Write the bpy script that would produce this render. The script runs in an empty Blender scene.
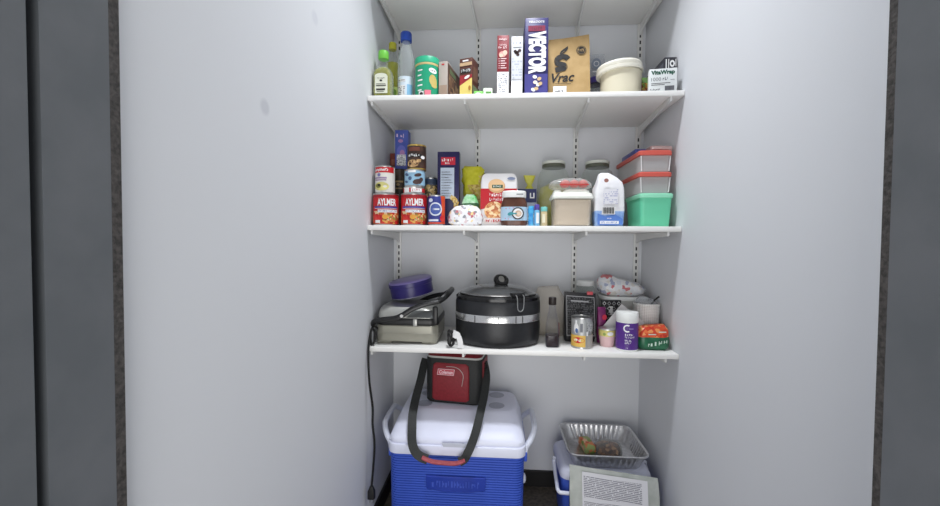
import bpy, bmesh, math, random
from math import sin, cos, pi, radians
from mathutils import Vector, Matrix, noise

S = bpy.context.scene
COL = S.collection
rnd = random.Random(7)

W_WORLD, W_WIN, W_LAMP = .46, 37, 11
# ------------------------------------------------------------------ camera, world, lights, exposure
cam_d = bpy.data.cameras.new('camera')
cam_d.sensor_width = 36
cam_d.lens = 400 / 940 * 36
cam_d.clip_start = .02
cam = bpy.data.objects.new('camera', cam_d)
COL.objects.link(cam)
yaw, pitch, roll = .066, .0282, .0074
fw = Vector((-sin(yaw) * cos(pitch), cos(yaw) * cos(pitch), -sin(pitch)))
r0 = Vector((cos(yaw), sin(yaw), 0))
u0 = r0.cross(fw)
rr_, uu_ = cos(roll) * r0 + sin(roll) * u0, -sin(roll) * r0 + cos(roll) * u0
M = Matrix((rr_, uu_, -fw)).transposed().to_4x4()
M.translation = Vector((-.0978, -1.6232, 1.2616))
cam.matrix_world = M
S.camera = cam

world = bpy.data.worlds.new('world')
S.world = world
world.use_nodes = True
wb = world.node_tree.nodes['Background']
wb.inputs[0].default_value = (1, .985, .96, 1)
wb.inputs[1].default_value = 1.0
wb.inputs[0].default_value = (.97, .985, 1, 1)
wb.inputs[1].default_value = W_WORLD

# daylight from the large window of the room behind the camera, coming in through the open door
win_d = bpy.data.lights.new('window_daylight', 'AREA')
win_d.shape = 'RECTANGLE'; win_d.size = 1.7; win_d.size_y = 1.8
win_d.energy = W_WIN
win_d.color = (1, .99, .975)
win = bpy.data.objects.new('window_daylight', win_d)
win.location = (-.1, -2.75, .5)
win.rotation_euler = (radians(90), 0, 0)
COL.objects.link(win)

lamp_d = bpy.data.lights.new('ceiling_lamp_light', 'AREA')
lamp_d.shape = 'DISK'
lamp_d.size = .20; lamp_d.spread = radians(108)
lamp_d.energy = W_LAMP
lamp_d.color = (.93, .96, 1)
lamp = bpy.data.objects.new('ceiling_lamp_light', lamp_d)
lamp.location = (0, -.36, 2.91)
COL.objects.link(lamp)

vs = S.view_settings
vs.view_transform = 'Standard'
vs.look = 'None'
vs.gamma = 1
vs.use_curve_mapping = False
vs.exposure = 0

# ------------------------------------------------------------------ materials
def C(r, g, b):
    def l(c):
        c /= 255
        return c / 12.92 if c <= .04045 else ((c + .055) / 1.055) ** 2.4
    return (l(r), l(g), l(b), 1)

def mat(name, col, rough=.5, metal=0, spec=.5, trans=0, ior=1.45, coat=0, bump=None):
    m = bpy.data.materials.new(name)
    m.use_nodes = True
    n, L = m.node_tree.nodes, m.node_tree.links
    p = n['Principled BSDF']
    p.inputs['Base Color'].default_value = C(*col)
    p.inputs['Roughness'].default_value = rough
    p.inputs['Metallic'].default_value = metal
    p.inputs['Specular IOR Level'].default_value = spec
    p.inputs['Transmission Weight'].default_value = trans
    p.inputs['IOR'].default_value = ior
    p.inputs['Coat Weight'].default_value = coat
    tc = n.new('ShaderNodeTexCoord')
    sc, amt, st = bump if bump else (260, .04, .12)
    no = n.new('ShaderNodeTexNoise'); no.inputs['Scale'].default_value = sc
    bp = n.new('ShaderNodeBump'); bp.inputs['Strength'].default_value = st; bp.inputs['Distance'].default_value = amt * .01
    L.new(tc.outputs['Object'], no.inputs['Vector'])
    L.new(no.outputs['Fac'], bp.inputs['Height'])
    L.new(bp.outputs['Normal'], p.inputs['Normal'])
    return m

def mottled(name, c1, c2, scale=40, rough=.5, metal=0, detail=4, lo=.35, hi=.65, bump=0, stretch=(1, 1, 1), voro=False):
    m = mat(name, c1, rough, metal)
    n, L = m.node_tree.nodes, m.node_tree.links
    p = n['Principled BSDF']
    tc = n.new('ShaderNodeTexCoord')
    mp = n.new('ShaderNodeMapping'); mp.inputs['Scale'].default_value = stretch
    t = n.new('ShaderNodeTexVoronoi' if voro else 'ShaderNodeTexNoise')
    t.inputs['Scale'].default_value = scale
    if not voro: t.inputs['Detail'].default_value = detail
    r = n.new('ShaderNodeValToRGB')
    r.color_ramp.elements[0].position = lo; r.color_ramp.elements[0].color = C(*c1)
    r.color_ramp.elements[1].position = hi; r.color_ramp.elements[1].color = C(*c2)
    L.new(tc.outputs['Object'], mp.inputs[0]); L.new(mp.outputs[0], t.inputs['Vector'])
    L.new(t.outputs['Distance' if voro else 'Fac'], r.inputs[0])
    L.new(r.outputs[0], p.inputs['Base Color'])
    if bump:
        b = n.new('ShaderNodeBump'); b.inputs['Strength'].default_value = bump; b.inputs['Distance'].default_value = .004
        L.new(t.outputs[0], b.inputs['Height']); L.new(b.outputs[0], p.inputs['Normal'])
    return m

def cells(name, cols, scale=120, rough=.45, stretch=(1, 1, 1)):
    """random coloured cells: printed food pictures and busy labels"""
    m = mat(name, cols[0], rough)
    n, L = m.node_tree.nodes, m.node_tree.links
    p = n['Principled BSDF']
    tc = n.new('ShaderNodeTexCoord')
    mp = n.new('ShaderNodeMapping'); mp.inputs['Scale'].default_value = stretch
    v = n.new('ShaderNodeTexVoronoi'); v.inputs['Scale'].default_value = scale
    se = n.new('ShaderNodeSeparateColor')
    r = n.new('ShaderNodeValToRGB'); r.color_ramp.interpolation = 'CONSTANT'
    e = r.color_ramp.elements
    while len(e) < len(cols): e.new(.5)
    for i, c in enumerate(cols):
        e[i].position = i / len(cols); e[i].color = C(*c)
    L.new(tc.outputs['Object'], mp.inputs[0]); L.new(mp.outputs[0], v.inputs['Vector'])
    L.new(v.outputs['Color'], se.inputs[0]); L.new(se.outputs[0], r.inputs[0])
    L.new(r.outputs[0], p.inputs['Base Color'])
    return m

def fineprint(name, bg, ink, pitch=.008, word=90, rough=.5, thr=.5, slope=0):
    """lines of small illegible print running along x, stacked along z"""
    m = mat(name, bg, rough)
    n, L = m.node_tree.nodes, m.node_tree.links
    p = n['Principled BSDF']
    tc = n.new('ShaderNodeTexCoord')
    sp = n.new('ShaderNodeSeparateXYZ'); L.new(tc.outputs['Object'], sp.inputs[0])
    def mth(op, a, b=None):
        k = n.new('ShaderNodeMath'); k.operation = op
        for i, x in enumerate((a, b)):
            if x is None: continue
            if isinstance(x, (int, float)): k.inputs[i].default_value = x
            else: L.new(x, k.inputs[i])
        return k.outputs[0]
    q = mth('DIVIDE', mth('ADD', sp.outputs[2], mth('MULTIPLY', sp.outputs[0], slope)), pitch)
    fr = mth('FRACT', q); row = mth('FLOOR', q)
    line = mth('LESS_THAN', fr, .55)
    cv = n.new('ShaderNodeCombineXYZ')
    L.new(mth('MULTIPLY', mth('ADD', sp.outputs[0], sp.outputs[1]), word), cv.inputs[0]); L.new(mth('MULTIPLY', row, 7.31), cv.inputs[1])
    no = n.new('ShaderNodeTexNoise'); no.inputs['Scale'].default_value = 1.0; no.inputs['Detail'].default_value = 2
    L.new(cv.outputs[0], no.inputs['Vector'])
    w = mth('GREATER_THAN', no.outputs['Fac'], thr)
    mx = n.new('ShaderNodeMix'); mx.data_type = 'RGBA'
    mx.inputs[6].default_value = C(*bg); mx.inputs[7].default_value = C(*ink)
    L.new(mth('MULTIPLY', line, w), mx.inputs[0]); L.new(mx.outputs[2], p.inputs['Base Color'])
    return m

def clear(name, tint, alpha=.25, rough=.12, surf=(235, 240, 240)):
    """thin clear plastic or glass: mostly see-through with a glossy skin"""
    m = mat(name, surf, rough, spec=.7)
    n, L = m.node_tree.nodes, m.node_tree.links
    p = n['Principled BSDF']; out = n['Material Output']
    tr = n.new('ShaderNodeBsdfTransparent'); tr.inputs[0].default_value = C(*tint)
    lw = n.new('ShaderNodeLayerWeight'); lw.inputs[0].default_value = .35
    a = n.new('ShaderNodeMath'); a.operation = 'MULTIPLY_ADD'
    a.inputs[1].default_value = .34; a.inputs[2].default_value = alpha
    cl = n.new('ShaderNodeClamp')
    mx = n.new('ShaderNodeMixShader')
    L.new(lw.outputs['Facing'], a.inputs[0]); L.new(a.outputs[0], cl.inputs[0]); L.new(cl.outputs[0], mx.inputs[0])
    L.new(tr.outputs[0], mx.inputs[1]); L.new(p.outputs[0], mx.inputs[2]); L.new(mx.outputs[0], out.inputs[0])
    return m

# ------------------------------------------------------------------ geometry helpers
def BM(): return bmesh.new()

def box(bm, x0, x1, y0, y1, z0, z1, mi=0, bev=0, seg=2):
    v = [bm.verts.new((x, y, z)) for z in (z0, z1) for y in (y0, y1) for x in (x0, x1)]
    fs = [bm.faces.new([v[i] for i in q]) for q in ((0, 2, 3, 1), (4, 5, 7, 6), (0, 1, 5, 4), (2, 6, 7, 3), (0, 4, 6, 2), (1, 3, 7, 5))]
    for f in fs: f.material_index = mi
    if bev:
        es = list({e for f in fs for e in f.edges})
        r = bmesh.ops.bevel(bm, geom=es, offset=bev, segments=seg, profile=.5, affect='EDGES')
        for f in r['faces']: f.material_index = mi
    return bm

def circ(r, z, n=40, cx=0, cy=0, ry=None):
    ry = r if ry is None else ry
    return [(cx + r * cos(2 * pi * i / n), cy + ry * sin(2 * pi * i / n), z) for i in range(n)]

def rrect(w, d, r, z, n=5, cx=0, cy=0):
    r = min(r, w / 2 - 1e-4, d / 2 - 1e-4)
    o = []
    for k, (sx, sy) in enumerate(((1, 1), (-1, 1), (-1, -1), (1, -1))):
        for i in range(n + 1):
            a = pi / 2 * (k + i / n)
            o.append((cx + sx * (w / 2 - r) + r * cos(a), cy + sy * (d / 2 - r) + r * sin(a), z))
    return o

def loft(bm, rings, mis=0, c0=True, c1=True):
    """skin a list of equal-length rings; mis is a material index or one per band"""
    vs_ = [[bm.verts.new(p) for p in r] for r in rings]
    n = len(rings[0])
    for k in range(len(rings) - 1):
        mi = mis if isinstance(mis, int) else mis[k]
        for i in range(n):
            j = (i + 1) % n
            try:
                f = bm.faces.new((vs_[k][i], vs_[k][j], vs_[k + 1][j], vs_[k + 1][i])); f.material_index = mi
            except ValueError: pass
    if c0:
        f = bm.faces.new(vs_[0][::-1]); f.material_index = mis if isinstance(mis, int) else mis[0]
    if c1:
        f = bm.faces.new(vs_[-1]); f.material_index = mis if isinstance(mis, int) else mis[-1]
    return bm

def lathe(bm, prof, mis=0, n=40, cx=0, cy=0, sy=1, c0=True, c1=True):
    return loft(bm, [circ(r, z, n, cx, cy, r * sy) for r, z in prof], mis, c0, c1)

def tube(bm, pts, r, n=8, mi=0, cap=True, ry=None):
    pts = [Vector(p) for p in pts]
    up = Vector((0, 0, 1))
    rings = []
    t0 = (pts[1] - pts[0]).normalized()
    a = up.cross(t0)
    if a.length < .05: a = Vector((1, 0, 0)).cross(t0)
    a.normalize()
    for i, p in enumerate(pts):
        t = (pts[min(i + 1, len(pts) - 1)] - pts[max(i - 1, 0)]).normalized()
        a = (a - t * a.dot(t)).normalized()
        b = t.cross(a)
        rad = r[i] if isinstance(r, (list, tuple)) else r
        rings.append([tuple(p + a * rad * cos(2 * pi * k / n) + b * (ry or rad) * sin(2 * pi * k / n)) for k in range(n)])
    return loft(bm, rings, mi, cap, cap)

def smooth_path(pts, k=6):
    pts = [Vector(p) for p in pts]
    P = [pts[0]] + pts + [pts[-1]]
    o = []
    for i in range(1, len(P) - 2):
        for j in range(k):
            t = j / k
            a, b, c, d = P[i - 1], P[i], P[i + 1], P[i + 2]
            o.append(.5 * ((2 * b) + (c - a) * t + (2 * a - 5 * b + 4 * c - d) * t * t + (3 * b - a - 3 * c + d) * t ** 3))
    o.append(pts[-1])
    return o

def ribbon(bm, pts, w, side, th=.003, mi=0):
    """flat strap of width w along pts; side is the width direction"""
    pts = [Vector(p) for p in pts]
    rings = []
    for i, p in enumerate(pts):
        t = (pts[min(i + 1, len(pts) - 1)] - pts[max(i - 1, 0)]).normalized()
        s = side[i] if isinstance(side, list) else side
        s = Vector(s); s = (s - t * s.dot(t)).normalized()
        nrm = t.cross(s)
        ww = w[i] if isinstance(w, list) else w
        rings.append([tuple(p + s * ww / 2 * a + nrm * th / 2 * b) for a, b in ((-1, -1), (1, -1), (1, 1), (-1, 1))])
    return loft(bm, rings, mi)

def crumple(bm, amp, scale, seed=0, zmin=.004):
    o = Vector((seed * 3.7, seed * 1.3, seed * 5.1))
    for v in bm.verts:
        k = min(1, max(0, v.co.z / .03)) if v.co.z < .03 else 1
        d = noise.noise_vector(v.co * scale + o) * amp + noise.noise_vector(v.co * scale * 2.7 + o) * amp * .5
        v.co += Vector((d.x, d.y, d.z * k))
        if v.co.z < zmin: v.co.z = max(v.co.z, .0005)
    return bm

def finish(name, bm, mats, parent=None, smooth=32, label=None, loc=None, rot=None):
    bmesh.ops.recalc_face_normals(bm, faces=bm.faces[:])
    me = bpy.data.meshes.new(name)
    bm.to_mesh(me); bm.free()
    for m in (mats if isinstance(mats, (list, tuple)) else [mats]): me.materials.append(m)
    if smooth:
        me.polygons.foreach_set('use_smooth', [True] * len(me.polygons))
        me.set_sharp_from_angle(angle=radians(smooth))
    o = bpy.data.objects.new(name, me)
    COL.objects.link(o)
    if parent: o.parent = parent
    if label: o['label'] = label
    if loc: o.location = loc
    if rot: o.rotation_euler = rot
    return o

def tag(o, label, cat, group=None):
    o['label'] = label; o['category'] = cat
    if group: o['group'] = group
    return o

def thing(name, label, cat, loc, rz=0, group=None):
    o = bpy.data.objects.new(name, None)
    o.empty_display_size = .05
    COL.objects.link(o)
    o.location = loc; o.rotation_euler = (0, 0, radians(rz))
    return tag(o, label, cat, group)

def struct(name, bm, m):
    o = finish(name, bm, m, smooth=0)
    o['kind'] = 'structure'
    return o

_txt = {}
def text_geo(s, bold=0., shear=0.):
    key = (s, bold, shear)
    if key in _txt: return _txt[key]
    cu = bpy.data.curves.new('lettering', 'FONT')
    cu.body = s; cu.offset = bold; cu.shear = shear; cu.resolution_u = 3
    ob = bpy.data.objects.new('lettering', cu)
    me = bpy.data.meshes.new_from_object(ob)
    vv = [(v.co.x, v.co.y) for v in me.vertices]
    ff = [tuple(p.vertices) for p in me.polygons]
    bpy.data.objects.remove(ob); bpy.data.curves.remove(cu); bpy.data.meshes.remove(me)
    x0 = min(v[0] for v in vv); x1 = max(v[0] for v in vv); y0 = min(v[1] for v in vv); y1 = max(v[1] for v in vv)
    vv = [((x - x0) / (x1 - x0), (y - y0) / (y1 - y0)) for x, y in vv]
    _txt[key] = (vv, ff)
    return _txt[key]

# surfaces a print can lie on: (x along, z up, offset out) -> point
def flat(y, cx=0): return lambda x, z, o: (cx + x, y - o, z)
def cyl(r, cy=0): return lambda x, z, o: ((r + o) * sin(x / r), cy - (r + o) * cos(x / r), z)
def side(x0): return lambda y, z, o: (x0 + o, y, z)
def lside(x0): return lambda y, z, o: (x0 - o, -y, z)

CARRIERS = ('paper_label', 'box_body', 'canister_body', 'wrapper', 'pouch', 'paper_bag', 'bag_film', 'bottle_body', 'cup_body', 'plastic_body', 'glass_body', 'film')

class Print:
    """ink, picture and label patches lying just on a surface, joined to one printed part"""
    STEP = .00035
    def __init__(s, mp): s.bm = bmesh.new(); s.mp = mp; s.k = 1
    def _o(s, k):
        if k is None: s.k += 1; return s.STEP * s.k
        return s.STEP * k
    def grid(s, x0, x1, z0, z1, mi, k=None, nx=10, nz=2):
        o = s._o(k)
        g = [[s.bm.verts.new(s.mp(x0 + (x1 - x0) * i / nx, z0 + (z1 - z0) * j / nz, o)) for i in range(nx + 1)] for j in range(nz + 1)]
        for j in range(nz):
            for i in range(nx):
                f = s.bm.faces.new((g[j][i], g[j][i + 1], g[j + 1][i + 1], g[j + 1][i])); f.material_index = mi
        return s
    def poly(s, pts, mi, k=None):
        o = s._o(k)
        f = s.bm.faces.new([s.bm.verts.new(s.mp(x, z, o)) for x, z in pts]); f.material_index = mi
        return s
    def ell(s, cx, cz, rx, rz, mi, k=None, n=20, rot=0):
        o = s._o(k)
        c, sn = cos(rot), sin(rot)
        rim = []
        for i in range(n):
            a = 2 * pi * i / n
            x, z = rx * cos(a), rz * sin(a)
            rim.append(s.bm.verts.new(s.mp(cx + x * c - z * sn, cz + x * sn + z * c, o)))
        m = s.bm.verts.new(s.mp(cx, cz, o))
        for i in range(n):
            f = s.bm.faces.new((m, rim[i], rim[(i + 1) % n])); f.material_index = mi
        return s
    def ringp(s, cx, cz, r0, r1, mi, k=None, a0=0, a1=2 * pi, n=28):
        o = s._o(k)
        p = [(s.bm.verts.new(s.mp(cx + r0 * cos(a), cz + r0 * sin(a), o)), s.bm.verts.new(s.mp(cx + r1 * cos(a), cz + r1 * sin(a), o)))
             for a in (a0 + (a1 - a0) * i / n for i in range(n + 1))]
        for i in range(n):
            f = s.bm.faces.new((p[i][0], p[i][1], p[i + 1][1], p[i + 1][0])); f.material_index = mi
        return s
    def text(s, t, x0, x1, z0, z1, mi, bold=0., shear=0., down=False, k=None, slope=0.):
        o = s._o(k)
        vv, ff = text_geo(t, bold, shear)
        V_ = []
        for u, v in vv:
            if down: x, z = x0 + v * (x1 - x0), z1 - u * (z1 - z0)
            else: x, z = x0 + u * (x1 - x0), z0 + v * (z1 - z0) + slope * u
            V_.append(s.bm.verts.new(s.mp(x, z, o)))
        for f_ in ff:
            try: f = s.bm.faces.new([V_[i] for i in f_]); f.material_index = mi
            except ValueError: pass
        return s
    def scrib(s, x0, x1, z0, z1, mi, pitch=None, slope=0.):
        """letter-like strokes for print too small to read"""
        s.k += 1
        h = z1 - z0
        p = pitch or h * .62
        x = x0
        while x + p * .5 < x1:
            w = p * rnd.uniform(.5, .8)
            dz = slope * (x - x0) / max(1e-6, x1 - x0)
            lo = z0 + (h * .25 if rnd.random() < .35 else 0); hi = z1 - (h * .25 if rnd.random() < .3 else 0)
            s.grid(x, min(x + w * .4, x1), lo + dz, hi + dz, mi, k=s.k, nx=1, nz=1)
            if rnd.random() < .7: s.grid(x + w * .4, min(x + w, x1), (lo if rnd.random() < .5 else hi - h * .3) + dz, (lo + h * .3 if rnd.random() < .5 else hi) + dz, mi, k=s.k, nx=1, nz=1)
            x += p * (1.0 if rnd.random() < .88 else 1.6)
        return s
    def done(s, name, mats, parent, label=None):
        me = bpy.data.meshes.new(name)
        s.bm.to_mesh(me); s.bm.free()
        for m in mats: me.materials.append(m)
        o = bpy.data.objects.new(name, me)
        if parent.type == 'EMPTY' and len(parent.children) > 1:                      # print belongs to the part that carries it
            kids = {c.name.split('.')[0]: c for c in reversed(parent.children)}
            on = {'lid_print': ('lid',), 'logo_patch': ('front_pocket',), 'logo_lettering': ('logo_plate',)}.get(name, CARRIERS)
            parent = next((kids[k] for k in on if k in kids), parent)
        COL.objects.link(o); o.parent = parent
        if label: o['label'] = label
        return o

# ------------------------------------------------------------------ shared materials
WHITE = mat('white_paper', (236, 236, 236), .55)
INK = mat('black_ink', (28, 27, 28), .6)
GREYINK = mat('grey_ink', (120, 122, 128), .6)
WHITE_PL = mat('white_plastic', (238, 240, 238), .38)
BLACK_PL = mat('black_plastic', (26, 26, 27), .35)
TIN = mat('tin_metal', (190, 190, 188), .28, 1)
RED = mat('label_red', (196, 32, 40), .4)
PRINT_W = fineprint('small_print_on_white', (232, 233, 235), (120, 122, 130), .0075, 160)
PRINT_DK = fineprint('small_print_on_black', (26, 26, 28), (100, 100, 102), .0078, 150, .35, .47)
SHELF = mat('shelf_white_laminate', (244, 243, 240), .38)
STEEL_W = mat('white_enamelled_steel', (226, 226, 224), .35)
SLOT = mat('slot_shadow_gap', (30, 30, 32), .8)

# ------------------------------------------------------------------ the setting
def wall_material(name, spots=()):
    m = mat(name, (221, 223, 227), .62, bump=(90, .06, .12))
    n, L = m.node_tree.nodes, m.node_tree.links
    p = n['Principled BSDF']
    tc = n.new('ShaderNodeTexCoord')
    last = None
    base = C(221, 223, 227)
    for (y, z, r, col) in spots:                       # scuffs on the paint
        d = n.new('ShaderNodeVectorMath'); d.operation = 'DISTANCE'
        sep = n.new('ShaderNodeSeparateXYZ'); cmb = n.new('ShaderNodeCombineXYZ')
        L.new(tc.outputs['Object'], sep.inputs[0]); L.new(sep.outputs[1], cmb.inputs[1]); L.new(sep.outputs[2], cmb.inputs[2])
        L.new(cmb.outputs[0], d.inputs[0]); d.inputs[1].default_value = (0, y, z)
        mr = n.new('ShaderNodeMapRange'); mr.inputs[1].default_value = r * .55; mr.inputs[2].default_value = r
        mr.inputs[3].default_value = 1; mr.inputs[4].default_value = 0
        L.new(d.outputs['Value'], mr.inputs[0])
        mx = n.new('ShaderNodeMix'); mx.data_type = 'RGBA'
        if last is None: mx.inputs[6].default_value = base
        else: L.new(last, mx.inputs[6])
        mx.inputs[7].default_value = C(*col)
        L.new(mr.outputs[0], mx.inputs[0]); last = mx.outputs[2]
    if last is not None: L.new(last, p.inputs['Base Color'])
    return m

WALL = wall_material('wall_paint')
WALL_L = wall_material('wall_paint_scuffed', ((-0.726, 1.568, .022, (203, 205, 211)), (-0.469, 1.912, .024, (211, 213, 219))))
D = .438
FLOOR = mottled('floor_dark_tile', (84, 78, 70), (120, 112, 100), 60, .45)
JAMB = mottled('dark_grey_door_paint', (97, 101, 105), (105, 108, 112), 14, .5)
STRIP = mottled('dark_rough_edge', (52, 50, 49), (84, 80, 78), 160, .8, bump=.6)
BASEB = mat('black_baseboard_vinyl', (22, 21, 22), .5)

struct('floor', box(BM(), -1.8, 1.8, -1.75, D + .1, -.1, 0), FLOOR)
struct('ceiling', box(BM(), -.725, .725, -1.30, D + .1, 3.0, 3.08), WALL)
struct('wall_left', box(BM(), -.733, -.633, -1.1075, D, 0, 3.0), WALL_L)
struct('wall_right', box(BM(),   .629, .729, -1.30, D, 0, 3.0), WALL)
struct('wall_back', box(BM(), -.725, .725, D, D + .1, 0, 3.0), WALL)
b = BM()
box(b, .405, .629, -1.30, -1.0925, 0, 3.0)
box(b, -.733, .405, -1.30, -1.12, 2.12, 3.0)
struct('wall_front', b, WALL)
bb = .082
struct('baseboard_back', box(BM(), -.625, .625, D - .012, D, 0, bb, bev=.002), BASEB)
struct('baseboard_left', box(BM(), -.633, -.621, -1.09, D - .012, 0, bb, bev=.002), BASEB)
struct('baseboard_right', box(BM(), .617, .629, -1.08, D - .012, 0, bb, bev=.002), BASEB)
# door jambs: a board with a groove beside it, and a rough dark edge next to the white wall
struct('trim_1', box(BM(), -.733, -.610, -1.1215, -1.1065, 0, 2.12), STRIP)
b = BM()
box(b, -.733, -.610, -1.2025, -1.1215, 0, 2.12)
box(b, -.733, -.608, -1.30, -1.2165, 0, 2.12)
struct('trim_2', b, JAMB)
struct('trim_6', box(BM(), -.733, -.640, -1.2165, -1.2025, 0, 2.12), BASEB)
struct('trim_3', box(BM(), .385, .405, -1.0975, -1.0865, 0, 2.12), STRIP)
struct('trim_4', box(BM(), .385, .405, -1.30, -1.0975, 0, 2.12), JAMB)
struct('trim_5', box(BM(), -.608, .385, -1.30, -1.12, 2.10, 2.12), JAMB)

# ceiling lamp over the floor in front of the shelves
t = thing('ceiling_lamp', 'white round flush ceiling lamp above the front of the pantry shelves', 'lamp', (0, -.36, 3.0))
finish('lamp_base', lathe(BM(), [(.10, -.03), (.11, -.02), (.11, 0)]), STEEL_W, t)
GLOW = mat('lamp_diffuser', (255, 250, 240), .4)
GLOW.node_tree.nodes['Principled BSDF'].inputs['Emission Color'].default_value = (1, .97, .93, 1)
GLOW.node_tree.nodes['Principled BSDF'].inputs['Emission Strength'].default_value = 2
finish('diffuser', lathe(BM(), [(.02, -.058), (.06, -.052), (.09, -.04), (.098, -.03)]), GLOW, t)

# ------------------------------------------------------------------ shelves on slotted tracks
S0, S1, S2, S3 = 2.358, 1.857, 1.3275, .8220
TH = .021
TRX = (-.604, -.198, .295, .600)
def track(x, lab):
    t = thing('shelf_track', lab, 'shelf track', (x, D, 0), 0, 'slotted shelf tracks on the back wall')
    b = BM()
    box(b, -.0125, .0125, -.010, -.0004, .70, 2.7, bev=.002)
    finish('rail', b, STEEL_W, t)
    b = BM()
    z = .715
    while z < 2.68:
        box(b, -.0034, .0034, -.0108, -.0100, z, z + .017); z += .0318
    finish('slots', b, SLOT, t, smooth=0)
for x, lab in zip(TRX, ('white slotted shelf track running behind the violet tin and tall blue box',
                        'white slotted shelf track behind the slow cooker knob and yellow bag',
                        'white slotted shelf track behind the two big glass jars',
                        'white slotted shelf track running behind the stacked red lidded boxes')):
    track(x, lab)

def shelf(z, lab):
    t = thing('wall_shelf', lab, 'shelf', (0, 0, z), 0, 'white pantry shelves')
    finish('board', box(BM(), -.6315, .6275, 0, D - .011, -TH, 0, bev=.0025), SHELF, t)
    for x in TRX:
        xf = x - (.012 if x < -.5 else .02 if x > .5 else .034)
        b = BM()
        # bracket: deep at the wall, slender towards the front, with an upturned tip
        prof = [(D - .0115, -TH - .0005), (.010, -TH - .0005), (.010, -TH - .016), (.016, -TH - .018), (.15, -TH - .022), (.30, -TH - .030),
                (D - .05, -TH - .038), (D - .0115, -TH - .052)]
        v0 = [b.verts.new((x + (xf - x) * (1 - y / D) - .004, y, z_)) for y, z_ in prof]
        v1 = [b.verts.new((x + (xf - x) * (1 - y / D) + .004, y, z_)) for y, z_ in prof]
        b.faces.new(v0); b.faces.new(v1[::-1])
        for i in range(len(prof)):
            j = (i + 1) % len(prof)
            b.faces.new((v0[i], v1[i], v1[j], v0[j]))
        finish('bracket', b, STEEL_W, t, smooth=0)
shelf(S0, 'topmost white shelf of the pantry, seen only from below')
shelf(S1, 'white shelf carrying the cereal boxes, oil bottles and white tub')
shelf(S2, 'white shelf carrying the soup cans, glass jars and green container')
shelf(S3, 'white shelf carrying the grill, slow cooker and purple canister')

# ------------------------------------------------------------------ generic goods
def can(name, label, cat, loc, r, h, lab_mat, group=None, rim=TIN, rz=0, z0=.006, z1=None, n=44):
    t = thing(name, label, cat, loc, rz, group)
    b = BM()
    lathe(b, [(r * .94, .001), (r, 0), (r * 1.01, .003), (r * .985, .006), (r * .985, h - .006), (r * 1.01, h - .003), (r, h), (r * .955, h), (r * .945, h - .004)], 0, n)
    finish('can_body', b, rim, t)
    z1 = h - .006 if z1 is None else z1
    b = BM()
    loft(b, [circ(r, z0, n), circ(r, (z0 + z1) / 2, n), circ(r, z1, n)], 0, False, False)
    finish('paper_label', b, lab_mat, t)
    return t

def carton(name, label, cat, loc, w, d, h, m, rz=0, bev=.0012, group=None, body='box_body'):
    t = thing(name, label, cat, loc, rz, group)
    finish(body, box(BM(), -w / 2, w / 2, 0, d, .0005, h, bev=bev), m, t)
    return t

# ================================================================== TOP GOODS SHELF (S1)
Z = S1
GLASS = clear('clear_glass', (248, 250, 248), .09, .05)
PET = clear('clear_bottle_plastic', (246, 248, 249), .16, .10)
OIL = mat('pale_olive_oil', (176, 174, 84), .15, trans=.3)
GLASS_THIN = clear('thin_bottle_glass', (248, 250, 246), .02, .04)
OIL2 = mat('yellow_green_oil', (178, 176, 38), .15, trans=.3)
LIME = mat('lime_green_cap', (120, 205, 78), .4)
YELCAP = mat('olive_yellow_cap', (188, 184, 58), .45)
CREAM = mat('cream_label_paper', (226, 228, 210), .55)

t = thing('oil_bottle', 'square oil bottle with lime green cap and cream paper label', 'bottle', (-.590, .092, Z))
b = BM()
loft(b, [rrect(.070, .070, .012, .0005), rrect(.076, .076, .014, .006), rrect(.076, .076, .014, .118), rrect(.070, .070, .018, .134), rrect(.040, .040, .0195, .150), rrect(.034, .034, .0165, .158), rrect(.034, .034, .0165, .186)], 0)
finish('glass_body', b, GLASS_THIN, t)
b = BM()
loft(b, [rrect(.066, .066, .011, .006), rrect(.072, .072, .013, .01), rrect(.072, .072, .013, .117), rrect(.066, .066, .017, .131), rrect(.036, .036, .017, .147)], 0)
finish('oil', b, OIL, t)
finish('cap', lathe(BM(), [(.021, .184), (.022, .186), (.022, .214), (.020, .218)], 0, 28), LIME, t)
P = Print(flat(-.0386))
P.grid(-.026, .028, .028, .100, 0).ell(-.0, .100, .027, .012, 0)
P.scrib(-.016, .016, .088, .094, 1).ell(0, .081, .006, .004, 1)
P.grid(-.02, .02, .066, .068, 1).grid(-.02, .022, .058, .062, 1)
P.grid(-.02, .018, .040, .047, 1).grid(-.016, .012, .033, .035, 1)
P.done('label', [CREAM, INK], t, 'cream paper label')

t = thing('oil_bottle', 'tall yellow capped bottle of yellow green oil behind the square oil bottle', 'bottle', (-.580, .205, Z))
pr = [(.033, .0005), (.036, .005), (.036, .20), (.032, .225), (.018, .25), (.0145, .262), (.0145, .285)]
finish('glass_body', lathe(BM(), pr), GLASS_THIN, t)
finish('oil', lathe(BM(), [(.030, .006), (.033, .009), (.033, .199), (.030, .214)]), OIL2, t)
finish('cap', lathe(BM(), [(.0165, .278), (.017, .28), (.017, .306), (.015, .309)], 0, 26), YELCAP, t)
P = Print(cyl(.0362)); P.grid(.004, .036, .035, .10, 0, nx=8).ell(.018, .075, .009, .014, 1).grid(.008, .03, .045, .052, 1)
P.done('label', [mat('pale_green_label', (196, 214, 120), .5), mat('leaf_green', (110, 150, 50), .5)], t)

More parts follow.
